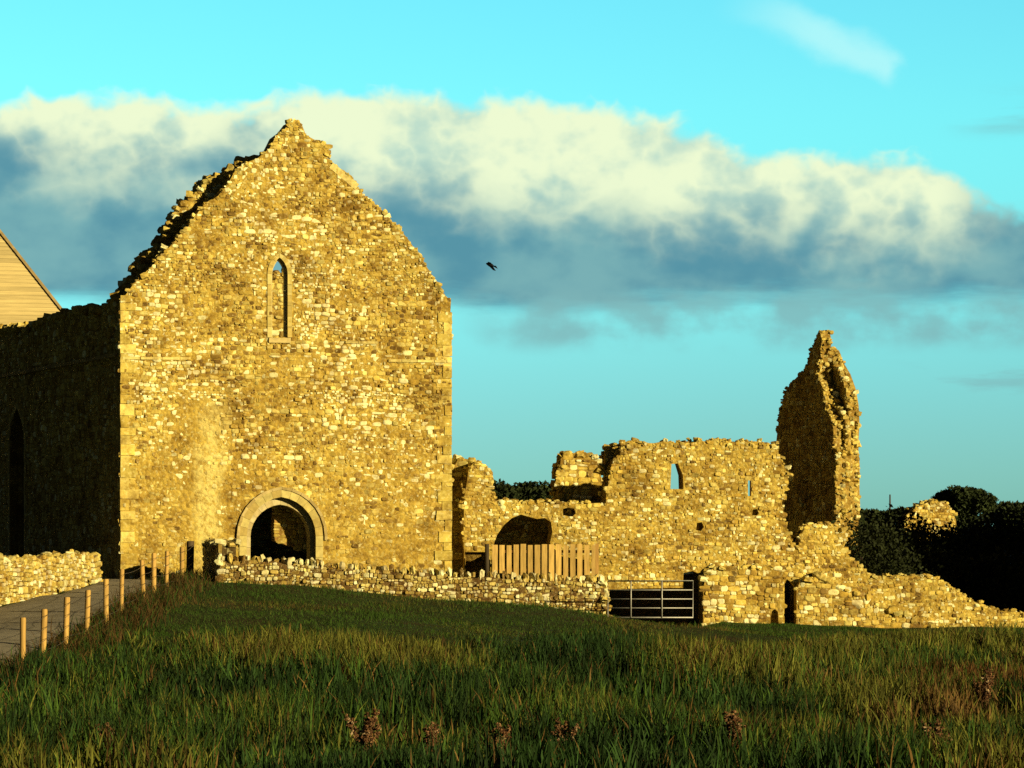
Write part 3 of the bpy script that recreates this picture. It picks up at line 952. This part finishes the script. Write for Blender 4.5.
def tree(label, x, Y, w, top_y, bot_y, seed, tint, n=5000, size=.28, flat=.5):
    rng = np.random.default_rng(seed)
    p = at(x, top_y, Y); q = at(x, bot_y, Y); g = float(G(p.x, Y))
    o = empty('tree', (p.x, Y, g)); tag(o, label, 'tree', 'trees on the far skyline')
    H = p.z - q.z
    blobs = []
    for i in range(11):
        t = (i + .5) / 11 - .5
        hh = H * (1 - 1.5 * t * t) * rng.uniform(.86, 1)
        r_ = H * .33
        blobs.append(((p.x + t * w * .8, Y + rng.uniform(-.3, .3) * w, q.z + hh - r_ * .7), (max(r_ * 1.2, w * .13), max(r_, w * .16), r_ * .75)))
        blobs.append(((p.x + t * w * .8, Y + rng.uniform(-.3, .3) * w, q.z + hh * .35), (max(r_ * 1.2, w * .13), max(r_, w * .16), hh * .4)))
    for i in range(5):
        blobs.append(((p.x + rng.uniform(-.3, .3) * w, Y + rng.uniform(-.3, .3) * w, g + (q.z - g) * rng.uniform(.45, .95)), (w * .28, w * .28, (q.z - g) * .3)))
    n = int(n * 1.5)
    mb = MB(); leaves(mb, blobs, n, size, rng, tint); mb.build('crown', LEAF, o)
    mb = MB()
    add_tube(mb, [(p.x, Y, g - .2), (p.x + .05, Y, (g + q.z) / 2), (p.x, Y, q.z + H * .4)], [w * .05, w * .04, w * .02], (.06, .045, .03), 8)
    for i in range(4):
        a = i * 1.6 + rng.uniform(0, 1)
        add_tube(mb, [(p.x, Y, q.z - .1 * H), (p.x + w * .12 * math.cos(a), Y + w * .12 * math.sin(a), q.z + .1 * H), (p.x + w * .2 * math.cos(a), Y + w * .2 * math.sin(a), q.z + H * .4)], [w * .03, w * .02, w * .01], (.06, .045, .03), 6)
    mb.build('trunk', WOOD, o)


DG = (.020, .026, .007)
# hedge bushes behind the ruin on the right
hb = [(859, 122.9, 1.25, 512, 'dark bush hiding the foot of the spire-like fragment'),
      (872, 131, 2.8, 513, 'dark bush right behind the foot of the spire-like fragment'),
      (893, 138, 3.2, 509, 'dark bush left of the sunlit stone lump'),
      (922, 136, 3.6, 516, 'dark bush in front of the sunlit stone lump'),
      (962, 137, 3.8, 513, 'dark hedge bush under the flat-topped tree'),
      (994, 139, 3.2, 510, 'tall dark hedge bush between flat-topped tree and right edge'),
      (1022, 138, 4.0, 506, 'tall dark hedge bush at the right edge'),
      (900, 128, 4.0, 548, 'low dark bush just behind the sloping wall end'),
      (950, 128, 4.2, 546, 'low dark bush behind the steepest drop of the sloping wall'),
      (1000, 128, 4.4, 545, 'low dark bush behind the lowest stretch of the sloping wall')]
for i, (x, Y, w, ty, lab) in enumerate(hb):
    bush('bush', lab, 'bush', x, Y, w, ty, 100 + i, DG, 14000 if i else 9000, .10 if i else .07, 'dark bushes behind the ruin', depth=1.0 if i else .3)
# tall trees beyond the right edge of view put those bushes in shade
for i, (X, Y, H) in enumerate(((27, 121, 11), (30, 127, 12), (34, 134, 12), (28.5, 133, 11))):
    rng = np.random.default_rng(140 + i)
    g = float(G(X, Y))
    o = empty('tree', (X, Y, g)); tag(o, 'tall broad tree standing beyond the right edge of view', 'tree', 'shade trees right of the ruin')
    mb = MB(); leaves(mb, [((X + rng.uniform(-2, 2), Y + rng.uniform(-2, 2), g + H * rng.uniform(.25, .8)), (2.6, 2.6, 2.2)) for _ in range(14)], 16000, .2, rng, (.035, .05, .015))
    mb.build('crown', LEAF, o)
    mb = MB(); add_tube(mb, [(X, Y, g - .2), (X, Y, g + H * .7)], [.4, .15], (.06, .045, .03), 8); mb.build('trunk', WOOD, o)

TG = (.030, .042, .013)
tree('lone flat-topped dark tree on the skyline at right', 964, 235, 3.7, 484.5, 511, 201, TG, 14000, .13)
for i, (x, w, ty, lab) in enumerate(((496, 3.2, 481, 'dark far tree nearest the church gable'), (515, 3.0, 484, 'dark far tree second from the church gable'),
                                     (534, 3.2, 480.5, 'dark far tree in the middle of the skyline gap'), (551, 3.0, 484, 'dark far tree touching the broken stub'),
                                     (848, 3.0, 507, 'low far tree just right of the spire-like fragment'), (872, 3.4, 510, 'low far tree under the utility pole'),
                                     (905, 3.4, 508, 'low far tree just left of the sunlit lump'), (1008, 3.2, 502, 'far tree right of the flat-topped tree'), (1026, 3.4, 501, 'far tree at the right edge'))):
    tree(lab, x, 250, w, ty, 522, 210 + i, TG, 4500, .20)

bush('shrub', 'scrubby olive shrub at the end of the wire fence', 'shrub', 171, 110.5, 1.2, 573, 160, (.06, .055, .02), 1400, .07, depth=.6)

b = MB(); add_tube(b, [at(890, 530, 300), at(890, 512, 300), at(890, 494.5, 300)], [.10, .08, .06], (.06, .05, .04))
tag(b.build('utility_pole', WOOD), 'thin dark pole on the far skyline', 'utility pole')

# bird in flight
bp_ = at(490.5, 265, 150)
bv = MB()
L = .26
prof = [(-1.0, .02), (-.8, .10), (-.3, .22), (.2, .26), (.6, .18), (.85, .14), (1.0, .10), (1.2, .02)]
ax = Vector((-.80, .5, .33)).normalized()
add_tube(bv, [bp_ + ax * t * .20 for t, _ in prof], [r_ * .32 for _, r_ in prof], (.012, .012, .014), 10)
sd = Vector((.45, .3, -.75)).normalized()
for s, k in ((1, .75), (-1, .45)):
    u = sd * s
    P = [bp_ + ax * .10, bp_ - ax * .09, bp_ + u * .16 * k + ax * .12, bp_ + u * .16 * k - ax * .11, bp_ + u * .34 * k + ax * .02, bp_ + u * .33 * k - ax * .12]
    up = ax.cross(sd).normalized() * .008
    V = [tuple(p + up) for p in P] + [tuple(p - up) for p in P]
    bv.add(V, [(0, 1, 3, 2), (2, 3, 5, 4), (6, 8, 9, 7), (8, 10, 11, 9), (0, 2, 8, 6), (2, 4, 10, 8), (1, 7, 9, 3), (3, 9, 11, 5), (4, 5, 11, 10)], (.012, .012, .014))
tl_ = [bp_ - ax * .15 + sd * .03, bp_ - ax * .15 - sd * .03, bp_ - ax * .33 - sd * .07, bp_ - ax * .33 + sd * .07]
up = ax.cross(sd).normalized() * .006
bv.add([tuple(p + up) for p in tl_] + [tuple(p - up) for p in tl_], [(0, 1, 2, 3), (7, 6, 5, 4), (0, 4, 5, 1), (1, 5, 6, 2), (2, 6, 7, 3), (3, 7, 4, 0)], (.012, .012, .014))
tag(bv.build('bird', FEATHER), 'small black bird flying against the cloud', 'bird')


# ------------------------------------------------------------------ grass
def vnoise(x, y, s, seed):
    """cheap smooth value noise"""
    r = np.random.default_rng(seed).random((64, 64))
    u, v = x / s, y / s
    i, j = np.floor(u).astype(int), np.floor(v).astype(int); fu, fv = u - i, v - j
    fu = fu * fu * (3 - 2 * fu); fv = fv * fv * (3 - 2 * fv)
    g = lambda a, b: r[a % 64, b % 64]
    return (g(i, j) * (1 - fu) + g(i + 1, j) * fu) * (1 - fv) + (g(i, j + 1) * (1 - fu) + g(i + 1, j + 1) * fu) * fv


def blades(X, Y, H, W, lean, col, rng):
    n = len(X)
    Z = G(X, Y) - .02
    az = rng.uniform(0, 2 * math.pi, n); la = rng.uniform(0, 2 * math.pi, n)
    dx, dy = np.cos(la) * lean * H, np.sin(la) * lean * H
    wx, wy = np.cos(az) * W / 2, np.sin(az) * W / 2
    ts = (0, .4, .75, 1); ws = (1, .9, .6, .0)
    V = []
    for t, w in zip(ts, ws):
        cx, cy, cz = X + dx * t * t, Y + dy * t * t, Z + H * t * (1 - .25 * lean * t)
        if w > 0:
            V.append(np.stack([cx - wx * w, cy - wy * w, cz], -1)); V.append(np.stack([cx + wx * w, cy + wy * w, cz], -1))
        else: V.append(np.stack([cx, cy, cz], -1))
    V = np.stack(V, 1)
    f = np.array([(0, 1, 3, 2), (2, 3, 5, 4), (4, 5, 6, 6)])
    base = (np.arange(n) * 7)[:, None, None]
    Q = (f[None, :2] + base).reshape(-1, 4); T = (np.array([[4, 5, 6]])[None] + base).reshape(-1, 3)
    mb = MB()
    mb.add(V.reshape(-1, 3), Q, np.repeat(col, 7, 0))
    mb.loops.append(T.ravel()); mb.sizes.append(np.full(len(T), 3)); mb.mi.append(np.zeros(len(T), int)); mb.sm.append(np.zeros(len(T), bool))
    return mb


GRN, YEL, BRN, DRK = np.array((.042, .082, .010)), np.array((.130, .130, .020)), np.array((.12, .070, .020)), np.array((.018, .042, .008))


def rough_boundary(x): return np.interp(x, [-14, -9, -3, 2, 6, 12, 18], [84, 86, 89, 91, 96, 105, 112])


def make_rough():
    rng = np.random.default_rng(77)
    # tussocks
    nc = 7600
    Y = 50 + 62 * rng.random(nc) ** .9
    X = rng.uniform(-1, 1, nc) * (Y * .185 + 3.5)
    ok = (Y < rough_boundary(X) + rng.normal(0, 2.0, nc)) & (X > fence_x(Y) + .25)
    dens = vnoise(X + 40, Y * .5, 2.2, 1)
    ok &= rng.random(nc) < .25 + 1.1 * dens
    X, Y = X[ok], Y[ok]
    patch = vnoise(X + 50, Y * .45 + 9, 3.2, 2); patch2 = vnoise(X + 80, Y * .5, 1.4, 3)
    hgt = .26 + .52 * vnoise(X + 20, Y * .4, 2.8, 4) + .12 * rng.random(len(X))
    hgt *= np.clip(1.15 - .5 * np.clip((Y - rough_boundary(X) + 8) / 10, 0, 1), .4, 2)
    m = 26
    tone = rng.uniform(.35, 1.6, len(X))
    far = np.clip((Y - rough_boundary(X) + 14) / 12, 0, 1)
    patch = patch - .16 * far * (X < 3) - .12 * np.clip((60 - Y) / 5, 0, 1)
    patch2 = np.where(far > .15, np.minimum(patch2, .6), patch2)
    rust = np.exp(-((X - 10.2) / 1.3) ** 2 - ((Y - 78) / 5) ** 2)
    Xb = np.repeat(X, m) + rng.normal(0, .17, len(X) * m); Yb = np.repeat(Y, m) + rng.normal(0, .22, len(X) * m)
    Hb = np.repeat(hgt, m) * rng.uniform(.45, 1.15, len(X) * m)
    p = np.repeat(patch, m)[:, None] + rng.normal(0, .13, (len(Xb), 1)); p2 = np.repeat(patch2, m)[:, None] + rng.normal(0, .12, (len(Xb), 1))
    rs = np.repeat(rust, m)[:, None]
    col = np.where(p < .38, DRK * 1.2, np.where(p < .56, GRN, np.where(p2 > .74, BRN, YEL * .9 + GRN * .1)))
    col = np.where((rng.random((len(Xb), 1)) < .05), BRN * 1.1, col) * rng.uniform(.6, 1.35, (len(Xb), 1)) * np.repeat(tone, m)[:, None]
    col = np.where(rng.random((len(Xb), 1)) < rs * .8, BRN * np.array((.9, .75, .7)), col)
    mb = blades(Xb, Yb, Hb, rng.uniform(.016, .042, len(Xb)) * (.7 + .6 * np.repeat(patch2, m)), rng.uniform(.05, .5, len(Xb)), col, rng)
    tag(mb.build('rough_grass', BLADE), 'tall tussocky rushes and rough grass filling the foreground', 'grass', kind='stuff')

    # short turf
    n = 290000
    Y = 52 + 66 * rng.random(n)
    X = rng.uniform(-1, 1, n) * (Y * .185 + 3.5)
    ok = (X > fence_x(Y) + .1) & (rng.random(n) < .25 + 1.2 * vnoise(X, Y * .6, 1.3, 5))
    ok &= (Y < 109.3) | (X > 3.2)
    X, Y = X[ok], Y[ok]
    p = vnoise(X + 30, Y * .5, 2.4, 6)[:, None] + rng.normal(0, .12, (len(X), 1))
    col = np.where(p < .66, GRN * np.array((.95, 1.0, .9)), np.where(p < .86, YEL * .6 + GRN * .3, BRN * .8)) * rng.uniform(.7, 1.25, (len(X), 1))
    H = (.05 + .12 * vnoise(X, Y * .7, .9, 8)) * rng.uniform(.5, 1.3, len(X))
    mb = blades(X, Y, H, rng.uniform(.010, .022, len(X)), rng.uniform(.1, .9, len(X)), col, rng)
    tag(mb.build('turf', BLADE), 'short green turf sloping up to the low wall', 'grass', kind='stuff')

    # rusty verge weeds under the fence
    n = 9000
    Y = rng.uniform(74, 112, n); X = fence_x(Y) + rng.normal(.25, .45, n)
    ok = rng.random(n) < .2 + 1.2 * vnoise(X, Y, 1.1, 9)
    X, Y = X[ok], Y[ok]
    col = np.where(rng.random((len(X), 1)) < .6, BRN * .75, np.where(rng.random((len(X), 1)) < .5, GRN, DRK)) * rng.uniform(.6, 1.3, (len(X), 1))
    mb = blades(X, Y, rng.uniform(.15, .55, len(X)), rng.uniform(.012, .03, len(X)), rng.uniform(.1, .8, len(X)), col, rng)
    tag(mb.build('verge_weeds', BLADE), 'rusty brown weeds along the foot of the wire fence', 'weeds', kind='stuff')


make_rough()


# dock plants gone to seed
def dock(seed, name='dock_plant'):
    rng = np.random.default_rng(seed)
    o = empty(name, (0, 0, 0))
    st, sd_, lf = MB(), MB(), MB()
    for i in range(6):
        a = rng.uniform(0, 6.28); r_ = rng.uniform(.05, .28); H = rng.uniform(.5, .85)
        top = Vector((r_ * math.cos(a), r_ * math.sin(a), H))
        add_tube(st, [(0, 0, 0), (top.x * .4, top.y * .4, H * .5), top], [.009, .007, .004], (.10, .055, .025), 5)
        n = 55
        t = rng.uniform(.5, 1.02, n)
        P = np.stack([top.x * t ** 1.6, top.y * t ** 1.6, H * t], -1) + rng.normal(0, .035, (n, 3))
        rocks(sd_, P, np.abs(rng.normal(.009, .003, (n, 3))) + .004, rng, [((.14, .068, .028), 3), ((.22, .12, .055), 2), ((.08, .035, .015), 2), ((.38, .27, .15), .5)])
    for i in range(7):
        a = rng.uniform(0, 6.28); L_ = rng.uniform(.2, .38)
        d = Vector((math.cos(a), math.sin(a), 0)); s = Vector((-d.y, d.x, 0)) * .045
        lf.add([tuple(v) for v in (d * .03, d * L_ * .5 + s + Vector((0, 0, .16)), d * L_ + Vector((0, 0, .10)), d * L_ * .5 - s + Vector((0, 0, .15)))], np.array([[0, 1, 2, 3]]), (.06, .055, .02))
    st.build('stem', WOOD, o); sd_.build('seed_head', WOOD, o); lf.build('leaf', LEAF, o)
    return o


def copy_tree(o):
    c = o.copy(); COL.objects.link(c)
    for ch in list(o.children):
        k = ch.copy(); COL.objects.link(k); k.parent = c
    return c


docks = [dock(301), dock(302)]
used = set()
spots = [(108, 759, 57), (362, 761, 56.5), (497, 768, 55.5), (566, 763, 56.5), (735, 771, 55), (934, 774, 54.6), (432, 771, 56), (985, 716, 68)]
labs = ['brown dock plant gone to seed at the lower left', 'brown dock plant below the left half of the low wall', 'brown dock plant at the bottom edge, centre',
        'pale seeded dock plant right of the bottom centre', 'short dock plant at the bottom edge below the gate', 'broad dock plant in the bottom right corner',
        'dock plant at the bottom edge below the middle of the low wall', 'rusty dock plant near the right edge in the rushes']
for i, ((x, y, Y), lab) in enumerate(zip(spots, labs)):
    k = i % 2
    o = docks[k] if k not in used else copy_tree(docks[k]); used.add(k)
    X = (x - HX) / F * Y
    o.location = (X, Y, float(G(X, Y)) - .02); o.rotation_euler = (0, 0, i * 1.3)
    s = .74 + .28 * ((i * 37) % 10) / 10
    o.scale = (s * 1.15, s * 1.15, s)
    tag(o, lab, 'dock plant', 'dock plants gone to seed')

# ------------------------------------------------------------------ light
AZ, EL = math.radians(50), math.radians(15)
sv = Vector((math.sin(AZ) * math.cos(EL), -math.cos(AZ) * math.cos(EL), math.sin(EL)))
sun = bpy.data.lights.new('sun', 'SUN'); sun.energy = 5.0; sun.angle = math.radians(.5); sun.color = (1, .82, .44)
so = bpy.data.objects.new('sun', sun); so.rotation_euler = sv.to_track_quat('Z', 'Y').to_euler(); so.location = (40, -20, 30)
COL.objects.link(so)

W = bpy.data.worlds.new('World'); SC.world = W; W.use_nodes = True
nt = W.node_tree; nt.nodes.clear()
out = N(nt, 'ShaderNodeOutputWorld')
sky = N(nt, 'ShaderNodeTexSky', sky_type='NISHITA'); sky.sun_disc = False
sky.sun_elevation = EL; sky.sun_rotation = math.radians(130)
sky.air_density = 1.0; sky.dust_density = .3; sky.ozone_density = 1.0
geo = N(nt, 'ShaderNodeTexCoord').outputs['Generated']
sx = N(nt, 'ShaderNodeSeparateXYZ'); nt.links.new(geo, sx.inputs[0])
M = lambda op, *a, **k: math1(nt, op, *a, **k)
azm = M('MULTIPLY', M('ARCTAN2', sx.outputs[0], sx.outputs[1]), F)            # horizontal angle, 0 straight ahead
elv = M('MULTIPLY', M('ARCSINE', sx.outputs[2]), F)                           # height angle, 0 at the horizon


def sstep(x, a, b):
    m = N(nt, 'ShaderNodeMapRange', interpolation_type='SMOOTHSTEP')
    m.inputs['From Min'].default_value = a; m.inputs['From Max'].default_value = b
    nt.links.new(x, m.inputs['Value']); return m.outputs[0]


def curve(x, pts, lo=-800, hi=800, vlo=0, vhi=600):
    f = N(nt, 'ShaderNodeFloatCurve')
    c = f.mapping.curves[0]
    P = [((p - lo) / (hi - lo), (v - vlo) / (vhi - vlo)) for p, v in pts]
    while len(c.points) < len(P): c.points.new(.5, .5)
    for q, (a, b) in zip(c.points, P): q.location = (a, b); q.handle_type = 'AUTO_CLAMPED'
    f.mapping.update()
    t = M('MULTIPLY', M('SUBTRACT', x, lo), 1 / (hi - lo))
    nt.links.new(t, f.inputs['Value'])
    return M('ADD', M('MULTIPLY', f.outputs[0], vhi - vlo), vlo)


co2 = N(nt, 'ShaderNodeCombineXYZ'); nt.links.new(azm, co2.inputs[0]); nt.links.new(elv, co2.inputs[1])
def cn(sxx, syy, detail=6, rough=.6, off=0.0):
    mp = N(nt, 'ShaderNodeMapping'); mp.inputs['Scale'].default_value = (1 / sxx, 1 / syy, 1); mp.inputs['Location'].default_value = (off, off * .7, off)
    nt.links.new(co2.outputs[0], mp.inputs['Vector'])
    return M('SUBTRACT', noise(nt, mp.outputs[0], 1.0, detail, rough), .5)


P_ = lambda L: [(x - 512, 525 - y) for x, y in L]
top = curve(azm, P_([(-280, 125), (0, 114), (40, 100), (150, 100), (205, 113), (235, 111), (300, 95), (400, 95), (550, 107), (650, 116), (700, 128), (745, 152), (850, 157), (930, 168), (975, 200), (1010, 215), (1100, 205), (1300, 215)]))
bnd = curve(azm, P_([(-280, 175), (0, 150), (100, 165), (190, 165), (240, 140), (330, 180), (430, 200), (520, 200), (600, 195), (680, 225), (800, 225), (930, 232), (985, 215), (1040, 200), (1300, 230)]))
big = cn(170, 110, 4, .5, 3.1); fine = cn(62, 46, 5, .5, 8.0); wisp = cn(240, 38, 6, .6, 5.0)
bil = M('ABSOLUTE', cn(70, 60, 3, .45, 11.0)); bil2 = M('ABSOLUTE', cn(30, 26, 3, .5, 14.0))
bill = M('SUBTRACT', .12, M('ADD', bil, M('MULTIPLY', bil2, .3)))
puff = M('ADD', M('MULTIPLY', big, 30.0), M('ADD', M('MULTIPLY', bill, 90.0), M('MULTIPLY', fine, 14.0)))
mtop = sstep(M('ADD', M('SUBTRACT', top, elv), puff), -3, 20)
mbot = sstep(M('ADD', elv, M('ADD', M('MULTIPLY', wisp, 60.0), M('MULTIPLY', big, 60.0))), 204, 242)
cloud = M('MULTIPLY', mtop, mbot)
lit = sstep(M('ADD', M('SUBTRACT', elv, bnd), M('ADD', M('MULTIPLY', big, 95.0), M('ADD', M('MULTIPLY', bill, 95.0), M('MULTIPLY', fine, 26.0)))), -50, 46)
endr = sstep(azm, 500, 420)
lit = M('MULTIPLY', lit, M('ADD', M('MULTIPLY', endr, .75), .25))
# lower tatters, right puffs, high streak
band = M('MULTIPLY', sstep(elv, 165, 190), sstep(elv, 240, 215))
tat = M('MULTIPLY', M('MULTIPLY', sstep(M('ADD', M('MULTIPLY', big, .6), M('MULTIPLY', fine, .7)), -.16, .10), band), sstep(azm, -80, 40))
band2 = M('MULTIPLY', M('MULTIPLY', sstep(elv, 120, 138), sstep(elv, 168, 150)), sstep(azm, 340, 420))
tat = M('MAXIMUM', tat, M('MULTIPLY', M('MULTIPLY', sstep(wisp, -.04, .12), band2), .7))
band3 = M('MULTIPLY', M('MULTIPLY', sstep(elv, 375, 395), sstep(elv, 440, 410)), sstep(azm, 415, 490))
tat = M('MAXIMUM', tat, M('MULTIPLY', M('MULTIPLY', sstep(wisp, -.08, .12), band3), .5))
ra = math.radians(-23)
rx = M('ADD', M('MULTIPLY', M('SUBTRACT', azm, 303), math.cos(ra)), M('MULTIPLY', M('SUBTRACT', elv, 490), math.sin(ra)))
ry = M('ADD', M('MULTIPLY', M('SUBTRACT', azm, 303), -math.sin(ra)), M('MULTIPLY', M('SUBTRACT', elv, 490), math.cos(ra)))
ryn = M('ADD', ry, M('MULTIPLY', fine, 34.0))
strk = M('MULTIPLY', M('MULTIPLY', sstep(M('ABSOLUTE', M('ADD', ryn, 4.0)), 26, 3), sstep(rx, -110, 10)), sstep(M('ADD', rx, M('MULTIPLY', fine, 50.0)), 100, 82))

bs = N(nt, 'ShaderNodeBackground'); bs.inputs['Strength'].default_value = .12
grade = mixc(nt, sstep(elv, 60, 430), (.235, .66, 1.05), (.345, 1.13, 1.20))
skc = mixc(nt, 1.0, sky.outputs[0], grade, 'MULTIPLY')
nt.links.new(skc, bs.inputs['Color'])
darkc = mixc(nt, sstep(M('ADD', big, M('MULTIPLY', fine, .5)), -.14, .16), (.075, .235, .30), (.15, .34, .36))
litc = mixc(nt, sstep(M('ADD', M('ADD', M('MULTIPLY', big, .5), M('MULTIPLY', bill, 1.1)), M('MULTIPLY', fine, .6)), -.16, .13), (.40, .57, .47), (.67, .755, .51))
cc = mixc(nt, lit, darkc, litc)
bc = N(nt, 'ShaderNodeBackground'); nt.links.new(cc, bc.inputs['Color'])
m1 = N(nt, 'ShaderNodeMixShader'); nt.links.new(cloud, m1.inputs[0]); nt.links.new(bs.outputs[0], m1.inputs[1]); nt.links.new(bc.outputs[0], m1.inputs[2])
bt = N(nt, 'ShaderNodeBackground'); bt.inputs['Color'].default_value = (.17, .36, .37, 1)
m2 = N(nt, 'ShaderNodeMixShader'); nt.links.new(M('MULTIPLY', tat, .8), m2.inputs[0]); nt.links.new(m1.outputs[0], m2.inputs[1]); nt.links.new(bt.outputs[0], m2.inputs[2])
bk = N(nt, 'ShaderNodeBackground'); bk.inputs['Color'].default_value = (.38, .75, .75, 1)
m3 = N(nt, 'ShaderNodeMixShader'); nt.links.new(M('MULTIPLY', strk, .75), m3.inputs[0]); nt.links.new(m2.outputs[0], m3.inputs[1]); nt.links.new(bk.outputs[0], m3.inputs[2])
# unseen dark cloud added overhead, behind and sideways to cut fill on shaded walls
fill_cut = M('MAXIMUM', sstep(M('ADD', elv, M('MULTIPLY', cn(900, 500, 5, .6, 2.0), 700.0)), 750, 1250), sstep(M('ADD', M('ABSOLUTE', azm), M('MULTIPLY', cn(700, 500, 5, .6, 6.0), 500.0)), 850, 1450))
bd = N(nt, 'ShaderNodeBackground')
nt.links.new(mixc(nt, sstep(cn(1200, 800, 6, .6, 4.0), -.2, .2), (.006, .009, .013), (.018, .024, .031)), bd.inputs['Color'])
m4 = N(nt, 'ShaderNodeMixShader'); nt.links.new(fill_cut, m4.inputs[0]); nt.links.new(m3.outputs[0], m4.inputs[1]); nt.links.new(bd.outputs[0], m4.inputs[2])
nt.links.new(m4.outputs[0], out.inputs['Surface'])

# ------------------------------------------------------------------ camera and render
cam = bpy.data.cameras.new('camera'); cam.sensor_fit = 'HORIZONTAL'; cam.sensor_width = 36; cam.lens = 36 * F / 1024
cam.shift_y = (HY - 384) / 1024; cam.clip_start = .5; cam.clip_end = 6000
co = bpy.data.objects.new('camera', cam); co.location = (0, 0, EYE); co.rotation_euler = (math.pi / 2, 0, 0)
COL.objects.link(co); SC.camera = co
vs = SC.view_settings
vs.view_transform = 'Standard'; vs.look = 'None'; vs.exposure = .35; vs.gamma = 1; vs.use_curve_mapping = False
SC.render.engine = 'CYCLES'
SC.cycles.use_denoising = False
SC.cycles.max_bounces = 5
SC.cycles.diffuse_bounces = 1
